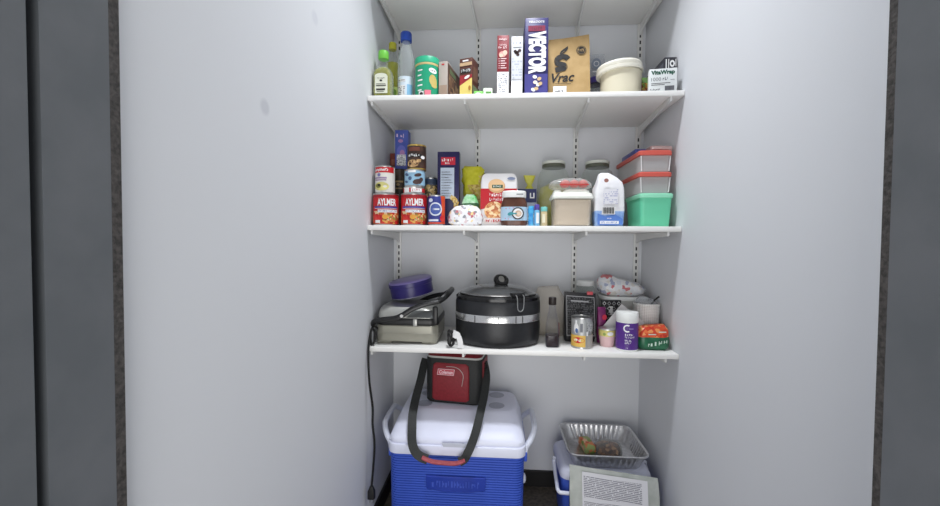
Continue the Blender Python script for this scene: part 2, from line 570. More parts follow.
t = thing('water_bottle', 'tall clear plastic bottle with a blue screw cap', 'bottle', (-.506, .155, Z))
pr = [(.030, .0005), (.036, .006), (.0375, .03), (.0365, .055), (.0375, .08), (.0375, .165), (.0355, .175), (.037, .185), (.036, .205), (.031, .238), (.022, .268), (.0165, .285), (.0165, .30)]
finish('plastic_body', lathe(BM(), pr), PET, t)
finish('cap', lathe(BM(), [(.0245, .288), (.025, .29), (.025, .322), (.022, .327)], 0, 30), mat('blue_cap', (34, 72, 168), .4), t)
P = Print(cyl(.0378)); P.grid(-.036, .040, .03, .125, 0, nx=14).grid(.012, .038, .032, .09, 1, nx=6).grid(-.03, .006, .10, .112, 2, nx=6).grid(-.03, .004, .04, .085, 2, nx=6)
P.done('label', [mat('pale_blue_label', (214, 226, 238), .4), mat('sky_blue_print', (140, 190, 224), .4), PRINT_W], t)

GREEN = mat('jade_green_plastic', (34, 158, 118), .4)
t = thing('drink_powder_canister', 'green round canister with darker green lid beside the clear bottle', 'canister', (-.406, .127, Z))
r = .052
finish('canister_body', lathe(BM(), [(r * .97, .0005), (r, .003), (r, .158)]), GREEN, t)
finish('rim', lathe(BM(), [(r * 1.01, .155), (r * 1.03, .158), (r * 1.03, .163), (r, .166)]), mat('tan_rim', (206, 186, 130), .5), t)
finish('lid', lathe(BM(), [(r * 1.02, .164), (r * 1.06, .166), (r * 1.06, .186), (r * 1.02, .191), (r * .9, .193)]), mat('lid_green', (52, 176, 134), .4), t)
P = Print(cyl(r))
P.grid(-.06, .06, .003, .016, 3, nx=16)
for i, (x, w) in enumerate(((-.036, .02), (-.038, .026), (-.036, .024), (-.037, .02), (-.036, .024))):
    P.grid(x, x + w, .045 + i * .021, .051 + i * .021, 0, k=2)
P.ell(.036, .088, .018, .026, 1, rot=.3).ell(.034, .130, .019, .011, 0, rot=-.2).scrib(.022, .046, .126, .133, 4).ell(.040, .068, .014, .010, 1)
P.grid(-.028, -.006, .02, .042, 0, nx=4).grid(-.002, .024, .022, .046, 2, nx=4).ell(-.016, .03, .008, .008, 4)
P.done('label_print', [WHITE, mat('golden_yellow', (196, 176, 104), .5), mat('pink_spot', (222, 120, 138), .5), mat('peach_band', (206, 168, 130), .5), INK], t)

t = carton('cookie_box', 'slim beige box with brown printed side between green canister and brown box', 'box', (-.333, .10, Z), .040, .19, .176, mat('beige_grey_card', (176, 166, 158), .6), -11)
P = Print(side(.020)); P.grid(.004, .186, .004, .170, 0).grid(.02, .16, .05, .13, 1).grid(.03, .12, .135, .155, 2)
P.done('side_print', [mat('brown_card', (104, 78, 64), .6), cells('biscuit_picture', [(150, 112, 84), (92, 64, 50), (182, 150, 112), (120, 84, 66)], 50), mat('dull_green', (120, 140, 100), .6)], t)
P = Print(flat(0)); P.grid(-.018, .018, .002, .075, 0).grid(-.006, .006, .160, .166, 1)
P.done('front_print', [mat('warm_grey_card', (160, 138, 122), .6), RED], t)

t = carton('cookie_box', 'brown and yellow snack box standing beside the small green packet', 'box', (-.234, .09, Z), .058, .07, .183, mat('dark_brown_card', (92, 58, 50), .5), -18)
P = Print(flat(0))
P.poly([(-.028, .002), (.028, .002), (.028, .098), (-.028, .070)], 0)
P.poly([(-.028, .070), (.028, .098), (.028, .112), (-.028, .112)], 1)
P.grid(-.024, .022, .120, .138, 2).scrib(-.021, .020, .124, .136, 3)
P.grid(-.028, .028, .150, .164, 4).ell(.006, .102, .013, .006, 3, rot=.4).ell(.018, .055, .006, .01, 5).grid(-.014, .012, .168, .174, 3)
P.done('front_print', [mat('pale_yellow', (224, 204, 116), .5), mat('maroon', (150, 40, 48), .5), INK, WHITE, mat('tan_band', (196, 164, 128), .5), mat('caramel', (170, 120, 50), .5)], t)
P = Print(side(.029)); P.grid(.004, .066, .03, .07, 0).grid(.01, .06, .09, .15, 1)
P.done('side_print', [mat('green_grey', (120, 128, 104), .6), mat('brown_light', (124, 92, 76), .6)], t)

t = thing('tea_packet', 'small flat green and white packet lying in front of the slotted track', 'packet', (-.156, .06, Z))
finish('wrapper', box(BM(), -.042, -.004, 0, .08, .0005, .034, bev=.004), mat('apple_green_wrap', (128, 206, 100), .45), t)
finish('wrapper', box(BM(), -.0035, .036, .002, .08, .0005, .046, bev=.004), mat('mint_white_wrap', (214, 232, 208), .45), t)
P = Print(flat(0)); P.ell(-.024, .018, .012, .008, 0); P.done('wrapper_print', [WHITE], t.children[0])
P = Print(flat(.002)); P.grid(.008, .03, .012, .03, 0); P.done('wrapper_print', [mat('leaf', (90, 150, 70), .5)], t.children[1])

DKRED = mat('dark_red_card', (128, 36, 44), .45)
t = carton('cereal_box', 'narrow dark red cereal box with white lower half', 'cereal box', (-.078, .05, Z), .048, .19, .254, DKRED)
P = Print(flat(0))
P.grid(-.0235, .0235, .002, .105, 0)
P.text("Kellogg's", -.017, .015, .232, .242, 1, .03, .25)
P.scrib(-.014, .016, .210, .218, 1).scrib(-.019, .019, .199, .208, 1)
P.ell(-.002, .176, .015, .012, 2).ell(.008, .182, .009, .010, 3).ell(-.008, .171, .008, .008, 3)
for i in range(5): P.grid(-.018, -.014, .119 + i * .0095, .122 + i * .0095, 1, k=3).grid(-.010, .014 - (i % 2) * .006, .119 + i * .0095, .1225 + i * .0095, 1, k=3)
P.grid(-.018, .018, .02, .10, 4)
P.done('front_print', [WHITE, mat('pale_pink_ink', (240, 214, 214), .5), mat('flake_pink', (226, 160, 150), .5), mat('flake_cream', (232, 196, 176), .5), PRINT_W], t)

t = carton('cereal_box', 'narrow grey white box with dark raisins printed near its top', 'cereal box', (-.0205, .052, Z), .047, .19, .249, mat('grey_white_card', (206, 208, 214), .5))
P = Print(flat(0))
P.scrib(-.017, .017, .216, .228, 1).grid(-.016, .018, .203, .206, 2)
for x, z in ((-.008, .188), (.002, .184), (.01, .191), (.003, .174), (-.004, .182)): P.ell(x, z, .007, .006, 3, k=3)
P.grid(-.02, .02, .075, .16, 4).grid(-.0225, .0225, .002, .068, 0)
P.done('front_print', [WHITE, mat('slate_ink', (92, 100, 112), .5), GREYINK, mat('raisin_dark', (60, 40, 42), .5), fineprint('pale_print', (206, 208, 214), (176, 182, 194), .011, 80)], t)

NAVY = mat('navy_cereal_card', (48, 46, 98), .4)
t = carton('cereal_box', 'tall navy blue cereal box with huge white vertical lettering', 'cereal box', (.0575, .042, Z), .094, .20, .316, NAVY)
P = Print(flat(0))
P.grid(-.0465, .0465, .002, .09, 4)
P.text("KELLOGG'S", -.030, .030, .296, .304, 0, .02)
P.grid(-.034, .034, .262, .284, 1).scrib(-.02, .02, .266, .280, 5)
P.text('VECTOR', -.033, .039, .090, .262, 0, .06, 0, True)
for x, z, m in ((-.006, .078, 0), (.012, .070, 2), (-.004, .056, 3), (.008, .046, 0), (.016, .05, 2), (-.012, .026, 0), (.0, .03, 2)): P.ell(x, z, .009, .007, m, rot=x * 40)
P.done('front_print', [WHITE, mat('deep_red_box', (124, 30, 62), .5), mat('flake_gold', (206, 176, 132), .5), mat('flake_pale', (236, 224, 204), .5), mat('violet_blue', (70, 68, 134), .4), mat('dark_maroon', (90, 24, 56), .5)], t)

KRAFT = mottled('kraft_paper', (170, 140, 92), (184, 154, 106), 18, .7)
t = thing('kraft_pouch', 'brown kraft paper pouch with black leaf logo and script lettering', 'bag', (.204, .115, Z))
b = BM()
def krow(z, d, top=0):
    return [(-.088 + .004 * top, -d / 2 + .035, z - .006 * top), (0, -d / 2 + .033, z), (.088 - .002 * top, -d / 2 + .035, z + .014 * top), (.088 - .002 * top, d / 2 + .035, z + .014 * top), (0, d / 2 + .037, z), (-.088 + .004 * top, d / 2 + .035, z - .006 * top)]
loft(b, [krow(.0005, .066), krow(.06, .06), krow(.16, .036), krow(.25, .014), krow(.284, .004, 1)], 0)
finish('pouch', b, KRAFT, t, smooth=50)
def kmap(x, z, o):
    zs = [(.0, .066), (.06, .06), (.16, .036), (.25, .014), (.29, .004)]
    for (a, da), (c, dc) in zip(zs, zs[1:]):
        if z <= c: d = da + (dc - da) * (z - a) / (c - a); break
    return (x, .033 - d / 2 - .0012 - o, z)
P = Print(kmap)
leaf = [(-.040, .212), (-.034, .224), (-.020, .235), (-.004, .246), (-.004, .236), (-.010, .224), (-.022, .214), (-.034, .208)]
P.poly(leaf, 0, 2).poly([(-.036, .212), (-.018, .224), (-.007, .240), (-.020, .221)], 1, 4)
sp = [(-.004, .188), (-.012, .196), (-.026, .199), (-.044, .193), (-.052, .180), (-.046, .168), (-.030, .164), (-.018, .158), (-.020, .148), (-.034, .144), (-.056, .140)]
sp = [(p.x, p.y) for p in smooth_path([(x, z, 0) for x, z in sp], 5)]
for (x0, z0), (x1, z1), i in zip(sp, sp[1:], range(99)):
    a = math.atan2(z1 - z0, x1 - x0); w0 = .0115
    P.poly([(x0 - sin(a) * w0 - cos(a) * .002, z0 + cos(a) * w0), (x0 + sin(a) * w0 - cos(a) * .002, z0 - cos(a) * w0), (x1 + sin(a) * w0 + cos(a) * .002, z1 - cos(a) * w0), (x1 - sin(a) * w0 + cos(a) * .002, z1 + cos(a) * w0)], 0, 2 + (i % 2) * .3)
P.text('Vrac', -.074, .022, .083, .124, 0, .022, .3, slope=.006)
P.grid(-.06, .008, .078, .080, 0)
P.done('printed_logo', [INK, KRAFT], t, 'black printed leaf logo and script lettering')
P = Print(kmap)
P.ell(.052, .226, .021, .020, 0).ringp(.052, .226, .0165, .0178, 1).scrib(.038, .066, .220, .232, 1)
P.done('round_badge', [INK, KRAFT], t, 'round black printed badge')
P = Print(kmap); P.grid(-.068, -.012, .004, .068, 0, nz=6).scrib(-.058, -.024, .040, .050, 1).grid(-.054, -.020, .022, .025, 2)
P.done('sticker', [WHITE, INK, GREYINK], t, 'small white paper sticker')

t = thing('jar', 'glass jar with a purple lid between kraft pouch and white tub', 'jar', (.362, .300, Z))
finish('glass_body', lathe(BM(), [(.036, .0005), (.040, .005), (.040, .12), (.036, .135), (.034, .142)]), GLASS, t)
finish('contents', lathe(BM(), [(.034, .005), (.037, .008), (.037, .09), (.030, .095)]), cells('nut_mix', [(120, 112, 104), (160, 152, 140), (90, 84, 80), (186, 178, 164)], 120), t)
finish('lid', lathe(BM(), [(.041, .142), (.042, .145), (.042, .164), (.039, .168)]), mat('purple_lid', (84, 74, 150), .4), t)
FILM = clear('clear_film', (246, 247, 249), .16, .15, (232, 234, 238))
t = thing('clear_packet', 'tall clear plastic packet with round grey sticker behind the purple lidded jar', 'packet', (.372, .385, Z))
b = BM()
loft(b, [rrect(.096, .05, .01, .0005), rrect(.10, .05, .012, .1), rrect(.098, .036, .012, .22), rrect(.094, .02, .008, .29), rrect(.088, .004, .002, .32)], 0)
finish('film', crumple(b, .003, 25, 2), FILM, t)
P = Print(flat(-.030)); P.ell(0, .262, .022, .026, 0).ringp(0, .262, .010, .013, 1).grid(-.018, .018, .222, .228, 1)
P.done('sticker', [mat('grey_sticker', (138, 148, 164), .5), WHITE], t)

TUB = mat('cream_tub_plastic', (212, 205, 182), .42)
t = thing('round_tub', 'large round cream white plastic tub with a snap lid', 'tub', (.426, .148, Z))
b = BM()
lathe(b, [(.078, .0005), (.081, .004), (.084, .120)], 0, 64)
finish('tub_body', b, TUB, t)
b = BM()
lathe(b, [(.0865, .118), (.094, .118), (.0955, .123), (.0955, .131), (.0905, .133), (.0925, .136), (.093, .146), (.089, .153), (.080, .154)], 0, 64)
lid = finish('lid', b, mat('ivory_lid', (230, 227, 214), .38), t)
lid.rotation_euler = (0, radians(-3), 0); lid.location = (0, 0, .003)

t = thing('snack_packet', 'small red and green packet squeezed between white tub and wrap box', 'packet', (.5400, .195, Z))
b = BM()
loft(b, [rrect(.030, .03, .004, .0005), rrect(.034, .036, .006, .05), rrect(.033, .028, .006, .10), rrect(.032, .004, .001, .128)], [0, 1, 2])
finish('wrapper', crumple(b, .001, 50, 4), [mat('packet_red', (150, 58, 50), .45), cells('veg_print', [(190, 190, 90), (120, 150, 60), (206, 150, 70), (150, 70, 50)], 90), mat('packet_green', (110, 148, 82), .45)], t)

t = carton('plastic_wrap_box', 'white box end with green lettering in front of the dark long box', 'box', (.5530, .022, Z), .102, .030, .094, mat('white_card', (222, 226, 226), .45), -9)
P = Print(flat(0))
P.text('VitaWrap', -.045, .042, .066, .088, 0, .05)
P.text('1000', -.044, -.008, .046, .060, 2, 0).scrib(-.002, .024, .047, .060, 2).grid(.026, .042, .047, .049, 2)
P.grid(-.044, .026, .035, .0375, 1).grid(-.044, .005, .029, .0315, 1)
P.scrib(-.047, -.006, .007, .016, 1).grid(.006, .040, .006, .024, 2)
for i in range(7): P.grid(.008 + i * .0045, .0095 + i * .0045, .007, .023, 1, k=12, nx=1)
P.done('front_print', [mat('deep_green_ink', (26, 84, 66), .5), INK, GREYINK], t)

t = carton('foil_wrap_box', 'dark long box with white lettering standing behind the white wrap box', 'box', (.5995, .068, Z), .048, .27, .158, mat('charcoal_card', (48, 48, 56), .4))
P = Print(flat(0)); P.text('O', -.004, .016, .118, .146, 0, .06).grid(-.020, -.016, .11, .15, 0).grid(-.010, -.007, .105, .15, 0).grid(.004, .009, .096, .108, 0).grid(.018, .021, .12, .15, 0)
P.done('front_print', [WHITE], t)
P = Print(lside(-.024)); P.grid(-.10, -.01, .02, .14, 0, nx=4).grid(-.09, -.03, .04, .07, 1).grid(-.24, -.12, .03, .13, 1)
P.done('side_print', [mat('grey_panel', (92, 94, 104), .5), mat('grey_panel_light', (140, 142, 150), .5)], t)

# ================================================================== MIDDLE GOODS SHELF (S2)
Z = S2
VEG = cells('soup_picture', [(178, 34, 36), (214, 96, 48), (196, 40, 40), (222, 170, 84), (150, 120, 50), (206, 60, 46), (228, 196, 150)], 95)
TOMATO = mottled('tomato_red_print', (188, 26, 34), (214, 60, 52), 50, .4)
def soup_can(loc, lab, z, rz):
    t = can('soup_can', lab, 'can', (loc[0], loc[1], z), .0545, .1345, RED, 'large red soup cans', rz=rz)
    P = Print(cyl(.0545))
    P.grid(-.083, .083, .007, .060, 0, nx=24)
    P.grid(-.083, .083, .118, .128, 4, nx=24)
    P.text('AYLMER', -.034, .048, .083, .112, 1, .035)
    P.grid(-.050, .056, .072, .080, 2, nx=14).grid(-.050, .056, .0705, .072, 1, nx=14)
    P.grid(-.032, .054, .054, .066, 1, nx=12).scrib(-.030, .052, .0565, .0635, 2)
    P.ell(-.036, .030, .016, .018, 3).ell(.026, .026, .020, .012, 5).ell(.0, .036, .012, .010, 6)
    P.grid(-.042, -.020, .010, .022, 1, nx=4)
    P.done('label_print', [VEG, WHITE, mat('blue_band', (74, 66, 150), .45), TOMATO, mat('dark_red_band', (160, 26, 36), .45), cells('soup_bowl', [(228, 200, 150), (190, 130, 70), (120, 140, 60), (214, 80, 50)], 160), mat('pepper_gold', (222, 160, 60), .5)], t)
    return t
soup_can((-.574, .077), 'red soup can with one white script topped can standing on it', Z, 12)
soup_can((-.452, .077), 'red soup can with a tall stack of smaller cans on it', Z, 7)

t = can('soup_can', 'white soup can with red script top standing on the leftmost red can', 'can', (-.5780, .077, Z + .1345), .0415, .117, mat('soup_white', (226, 222, 214), .45), rz=-14)
P = Print(cyl(.0415))
P.grid(-.064, .064, .088, .111, 0, nx=20).text("Campbell's", -.038, .034, .091, .107, 1, .02, .3)
P.ell(-.006, .078, .008, .007, 2).grid(-.03, .028, .062, .069, 3).grid(-.026, .026, .054, .059, 3)
P.ell(.004, .030, .033, .018, 4).ell(-.008, .032, .013, .009, 5).ell(-.004, .035, .006, .005, 6)
P.done('label_print', [RED, WHITE, mat('medal_blue', (120, 118, 170), .5), mat('mauve_ink', (160, 140, 170), .5), mat('soup_cream', (214, 206, 130), .5), mat('soup_olive', (120, 120, 50), .5), INK], t)

t = can('coffee_jar', 'tall dark jar in the shade behind the white soup can', 'jar', (-.545, .200, Z), .033, .262, mottled('dark_coffee_label', (36, 32, 30), (72, 58, 48), 40, .35), rim=BLACK_PL)
P = Print(cyl(.033)); P.grid(-.02, .024, .20, .208, 0, nx=6).grid(-.02, .02, .17, .176, 0, nx=6).ell(.0, .19, .008, .006, 0)
P.done('label_print', [mat('dull_gold', (150, 128, 90), .5)], t)

t = carton('pasta_box', 'slim red brown box in the shade behind the tall blue box', 'box', (-.603, .345, Z), .052, .05, .37, mat('brick_red_card', (146, 74, 60), .55))
P = Print(flat(0)); P.grid(-.02, .02, .31, .34, 0).grid(-.02, .02, .22, .29, 1)
P.done('front_print', [mat('brick_light', (176, 110, 90), .5), mat('brick_dark', (120, 54, 46), .5)], t)
t = carton('pasta_box', 'tall blue box rising above the soup cans against the side wall', 'box', (-.553, .266, Z), .062, .06, .462, mottled('periwinkle_card', (66, 84, 168), (84, 100, 182), 20, .45))
P = Print(flat(0))
P.scrib(-.024, .022, .424, .444, 0).ell(-.004, .410, .012, .008, 1).grid(-.016, .02, .20, .272, 2)
P.grid(-.026, .026, .29, .30, 3).ell(.0, .36, .022, .03, 3).ell(.004, .352, .012, .016, 1)
P.grid(-.022, .022, .292, .345, 2, nx=3)
P.done('front_print', [mat('pale_pink_script', (226, 200, 214), .5), mat('mauve_spot', (176, 130, 180), .5), PRINT_W, mat('violet_band', (104, 110, 196), .5)], t)

zc = Z + .1345
t = can('tuna_can', 'flat red and white tin between the red soup can and the pale blue can', 'can', (-.452, .077, zc), .0455, .029, RED)
P = Print(cyl(.0455)); P.grid(-.04, -.012, .004, .025, 0, nx=6).grid(-.004, .044, .006, .022, 0, nx=8).scrib(.002, .036, .009, .019, 1)
P.done('label_print', [WHITE, RED], t)
zc += .029
t = can('bean_can', 'pale blue can in the middle of the tall can stack', 'can', (-.449, .077, zc), .0435, .072, mat('pale_blue_can_label', (150, 190, 216), .45))
P = Print(cyl(.0435))
for x, z, rx, rz_ in ((-.03, .05, .012, .006), (-.012, .034, .008, .008), (.022, .048, .016, .007), (.02, .02, .02, .011), (.036, .03, .01, .008), (-.03, .02, .010, .005)): P.ell(x, z, rx, rz_, 0 if x < 0 else 1, rot=x * 9)
P.grid(-.02, .012, .058, .066, 2, nx=6)
P.done('label_print', [mat('blue_grey_ink', (74, 96, 132), .5), mat('bean_brown', (70, 50, 50), .5), WHITE], t)
zc += .072
t = can('nut_can', 'dark brown can with a gold rim, topmost of the tall can stack', 'can', (-.441, .077, zc), .0405, .104, mottled('roast_brown_label', (42, 30, 26), (74, 50, 38), 40, .35), rim=mat('gold_rim', (206, 176, 96), .3, 1))
P = Print(cyl(.0405))
P.grid(-.035, .03, .052, .064, 1, nx=10).scrib(-.030, .02, .053, .064, 0)
P.ell(-.01, .024, .026, .016, 2).grid(-.028, .02, .076, .092, 3, nx=8).ell(.012, .032, .016, .008, 2, rot=.5).ell(.034, .05, .010, .007, 0)
P.done('label_print', [WHITE, INK, cells('peanut_picture', [(176, 140, 96), (120, 86, 56), (206, 170, 120)], 140), mat('cocoa', (108, 58, 46), .5)], t)

t = can('food_tin', 'small blue can with a round white emblem beside the red soup cans', 'can', (-.3515, .058, Z), .0355, .127, mat('deep_blue_label', (52, 62, 140), .4))
P = Print(cyl(.0355))
P.poly([(.004, .01), (.03, .01), (.036, .05), (.036, .122), (.022, .122), (.030, .06)], 0).grid(.026, .05, .01, .122, 0, nx=6).grid(-.05, .05, .007, .014, 0, nx=16)
P.ringp(.0, .068, .022, .028, 1).ell(0, .068, .0215, .0215, 2).text('o', -.010, -.001, .064, .072, 1).grid(-.004, .016, .064, .071, 1)
P.ell(-.02, .105, .01, .008, 1).grid(-.03, .012, .018, .026, 1).ell(.03, .03, .012, .014, 3)
P.done('label_print', [mat('orange_red', (214, 76, 40), .45), mat('pale_silver', (214, 220, 232), .4), mat('mid_blue', (76, 96, 168), .4), TOMATO], t)
t = can('nut_can', 'taller nut can peeking out behind the small blue can', 'can', (-.3955, .166, Z), .0305, .217, mat('steel_blue_label', (70, 84, 110), .45))
P = Print(cyl(.0305)); P.grid(-.04, .044, .13, .185, 0, nx=12).grid(-.04, .044, .19, .206, 1, nx=12)
P.done('label_print', [cells('nut_picture', [(190, 160, 100), (110, 96, 70), (220, 196, 140), (84, 80, 76)], 120), mat('dark_teal', (52, 66, 90), .5)], t)

t = carton('pasta_box', 'navy pasta box with a red badge and pale blue panel', 'box', (-.3105, .122, Z), .096, .052, .326, mat('navy_card', (38, 34, 80), .4))
P = Print(flat(0))
P.grid(-.032, .030, .268, .302, 0).scrib(-.028, .026, .284, .297, 1).scrib(-.014, .010, .272, .280, 1)
P.grid(-.034, .026, .122, .256, 2, nz=4)
for i in range(10): P.grid(-.030, .020 - (i * 7 % 5) * .004, .132 + i * .0115, .135 + i * .0115, 3, k=5)
for i in range(18):
    a = pi * i / 34; P.ell(.008 + .034 * cos(a * 1.4 - .9) * (.6 + .4 * (i % 3) / 2), .095 + .035 * sin(a * 1.4 - .9), .011, .004, 4 + i % 2, k=6 + i * .1, rot=i * 1.3)
P.done('front_print', [mat('badge_red', (200, 30, 56), .45), WHITE, mat('panel_blue_white', (196, 208, 224), .45), GREYINK, mat('pasta_gold', (206, 166, 84), .5), mat('pasta_pale', (228, 204, 140), .5)], t)

FOILP = cells('foil_wrapper_print', [(238, 238, 240), (234, 234, 238), (236, 236, 236), (238, 238, 240), (232, 232, 236), (240, 240, 242), (214, 196, 200), (226, 226, 230), (236, 214, 150), (236, 236, 238), (196, 120, 126), (150, 150, 156)], 95, .3)
t = tag(finish('snack_bag', crumple(loft(BM(), [rrect(.10, .06, .02, .0005, 8), rrect(.145, .072, .03, .012, 8), rrect(.150, .074, .034, .035, 8), rrect(.130, .066, .03, .060, 8), rrect(.095, .046, .02, .078, 8), rrect(.04, .02, .009, .088, 8)], 0), .007, 26, 3), FOILP, smooth=60, loc=(-.229, .062, Z)), 'crumpled white snack bag with small printed spots lying in front of the pasta box', 'bag')
t['group'] = 'bags'; del t['group']

YFILM = mottled('yellow_film', (196, 192, 24), (224, 220, 70), 26, .25)
NOOD = cells('noodle_print', [(206, 178, 90), (182, 150, 70), (222, 200, 120), (196, 186, 40)], 110)
t = thing('noodle_bag', 'crumpled yellow plastic bag of noodles between pasta box and white carton', 'bag', (-.196, .235, Z))
b = BM()
rg = [rrect(.09, .06, .02, .0005, 8), rrect(.104, .08, .03, .03, 8, .004), rrect(.108, .084, .034, .07, 8, .004), rrect(.112, .084, .034, .11, 8, .004), rrect(.116, .080, .034, .15, 8), rrect(.116, .07, .03, .19, 8, -.004), rrect(.104, .058, .024, .22, 8, -.008), rrect(.092, .05, .02, .245, 8, -.014), rrect(.10, .036, .014, .265, 8, -.012), rrect(.074, .02, .008, .282, 8, -.02)]
loft(b, rg, 0)
crumple(b, .017, 34, 5)
b.normal_update()
for f in b.faces:
    c = f.calc_center_median()
    if f.normal.y < -.1 and c.x > -.026 + .3 * max(0, c.z - .1) and .02 < c.z < .235: f.material_index = 1
finish('bag_film', b, [YFILM, NOOD], t, 50)
t = thing('noodle_packet', 'small green and white packet at the foot of the yellow bag', 'packet', (-.214, .120, Z))
b = BM()
loft(b, [rrect(.060, .05, .01, .0005, 6), rrect(.074, .054, .016, .05, 6), rrect(.072, .044, .014, .10, 6), rrect(.05, .026, .008, .128, 6), rrect(.03, .008, .003, .138, 6)], [0, 0, 1, 1])
finish('wrapper', crumple(b, .004, 30, 8), [mottled('dark_green_wrap', (40, 70, 44), (80, 130, 84), 40, .4), mottled('bright_green_wrap', (70, 176, 84), (206, 232, 206), 34, .35)], t, 60)

t = thing('granola_pouch', 'white and red pouch with rounded top behind the chocolate spread jar', 'bag', (-.089, .085, Z))
b = BM()
def prow(z, w, d, tilt=0): return rrect(w, d, min(.012, d / 2 - .0003), z, 5, 0, .028)
loft(b, [prow(.0005, .154, .05), prow(.02, .160, .054), prow(.12, .160, .044), prow(.19, .157, .022), prow(.212, .150, .010), prow(.224, .134, .004), prow(.2285, .112, .003)], 0)
finish('pouch', b, mat('pouch_white', (228, 226, 226), .4), t, 50)
def pmap(x, z, o):
    zs = [(0, .05), (.02, .054), (.12, .044), (.19, .022), (.212, .010), (.24, .003)]
    for (a, da), (c, dc) in zip(zs, zs[1:]):
        if z <= c: d = da + (dc - da) * (z - a) / (c - a); break
    return (x, .028 - d / 2 - .0008 - o, z)
P = Print(pmap)
P.grid(-.079, .076, .100, .162, 0, nz=4).poly([(-.079, .072), (-.02, .085), (.076, .100), (-.079, .100)], 0, 2)
P.ell(-.01, .172, .036, .030, 1).ell(-.012, .178, .034, .026, 2).grid(-.03, .016, .164, .178, 3).scrib(-.024, .010, .167, .175, 5)
P.scrib(-.040, .060, .128, .142, 5).scrib(-.040, .050, .108, .122, 5)
P.ell(-.020, .066, .042, .040, 4).grid(-.062, .06, .012, .036, 6).scrib(-.055, .03, .018, .030, 0)
P.ell(.052, .205, .017, .007, 7)
P.done('front_print', [mat('pouch_red', (184, 34, 44), .4), mat('oat_tan', (206, 160, 116), .5), mat('oat_pale', (226, 186, 140), .5), mat('leaf_dark', (52, 84, 60), .5), cells('oat_picture', [(226, 178, 120), (206, 140, 90), (240, 214, 170), (186, 110, 70)], 85), WHITE, mat('cream_strip', (226, 214, 210), .5), mat('slate_spot', (120, 130, 156), .5)], t)

CHOC = mottled('chocolate_spread', (74, 44, 34), (96, 60, 46), 24, .3)
t = thing('spread_jar', 'chocolate spread jar with white lid and pale blue label', 'jar', (-.0265, .052, Z))
def ov(rx, z, k=.62): return rrect(2 * rx, 2 * rx * k, rx * k * .96, z, 10)
b = BM()
loft(b, [ov(.046, .0005), ov(.052, .004), ov(.055, .016), ov(.055, .082), ov(.051, .100), ov(.045, .113), ov(.044, .118)], 0)
finish('jar_body', b, CHOC, t)
b = BM()
loft(b, [ov(.049, .117, .64), ov(.0495, .119, .64), ov(.0495, .141, .64), ov(.046, .144, .64)], 0)
finish('lid', b, WHITE_PL, t)
b = BM()
loft(b, [ov(.0555, .022), ov(.0557, .050), ov(.0555, .078)], 0, False, False)
finish('paper_label', b, mat('baby_blue_label', (176, 204, 226), .4), t)
P = Print(flat(-.0347))
P.ell(.014, .051, .025, .025, 1).ell(.014, .051, .020, .020, 2).ell(.016, .050, .013, .013, 3).ell(.018, .050, .008, .008, 4).ell(-.016, .049, .012, .007, 5, rot=.3)
P.grid(-.022, .010, .0475, .053, 5)
for x, z in ((-.034, .07), (-.02, .072), (-.036, .03), (-.024, .028), (-.004, .074)): P.ell(x, z, .003, .002, 6, k=3)
P.done('label_print', [WHITE, mat('ring_black', (34, 34, 40), .5), WHITE, mat('tan_heart', (206, 174, 150), .5), mat('skin_tan', (228, 206, 184), .5), mat('teal_bit', (60, 150, 160), .5), mat('confetti_pink', (206, 140, 170), .5)], t)
P = Print(flat(-.0318)); P.grid(.008, .036, .127, .131, 0)
P.done('lid_print', [GREYINK], t)

t = carton('rice_box', 'navy topped box with white letters behind the spread jar', 'box', (.034, .150, Z), .082, .06, .168, mat('blue_grey_card', (176, 184, 200), .5))
P = Print(flat(0)); P.grid(-.0405, .0405, .108, .167, 0).text('LI', .012, .032, .126, .150, 1, .04).grid(-.03, .03, .02, .09, 2)
P.done('front_print', [mat('navy_print', (40, 46, 92), .45), WHITE, PRINT_W], t)

t = thing('chip_bag', 'tied yellow bag whose frilled top rises behind the navy topped box', 'bag', (.055, .300, Z))
b = BM()
loft(b, [rrect(.05, .05, .02, .0005, 6), rrect(.066, .06, .026, .06, 6), rrect(.062, .056, .024, .14, 6), rrect(.04, .036, .015, .185, 6), rrect(.018, .016, .006, .205, 6), rrect(.036, .022, .010, .224, 6), rrect(.058, .016, .007, .25, 6)], 0)
finish('bag_film', crumple(b, .004, 34, 9), mottled('lemon_film', (206, 200, 30), (228, 224, 110), 22, .3), t, 60)

CYAN = mottled('cyan_wrap', (40, 130, 206), (90, 190, 226), 60, .3)
b = BM()
loft(b, [rrect(.022, .02, .005, .0005, 5), rrect(.024, .022, .006, .02, 5), rrect(.020, .02, .006, .045, 5), rrect(.024, .018, .005, .065, 5), rrect(.020, .008, .003, .082, 5)], 0)
t = tag(finish('candy_packet', crumple(b, .003, 60, 6), CYAN, smooth=60, loc=(.043, .045, Z)), 'small twisted bright blue packet beside the spread jar', 'packet')
t = thing('sprinkle_bottle', 'small pale blue bottle with a purple cap', 'bottle', (.0675, .045, Z))
finish('bottle_body', lathe(BM(), [(.0105, .0005), (.0115, .003), (.0115, .062), (.0095, .068)], 0, 24), mat('light_azure', (120, 186, 226), .35), t)
finish('cap', lathe(BM(), [(.010, .066), (.0105, .067), (.0105, .086), (.008, .090)], 0, 24), mat('violet_cap', (88, 72, 160), .4), t)
P = Print(cyl(.0115)); P.grid(-.004, .008, .012, .055, 0, nx=4); P.done('label', [WHITE], t)
t = thing('spice_bottle', 'small beige bottle with a teal cap next to the rice container', 'bottle', (.0965, .048, Z))
finish('bottle_body', lathe(BM(), [(.0125, .0005), (.0138, .003), (.0138, .058), (.012, .062)], 0, 24), mat('beige_contents', (206, 188, 146), .4), t)
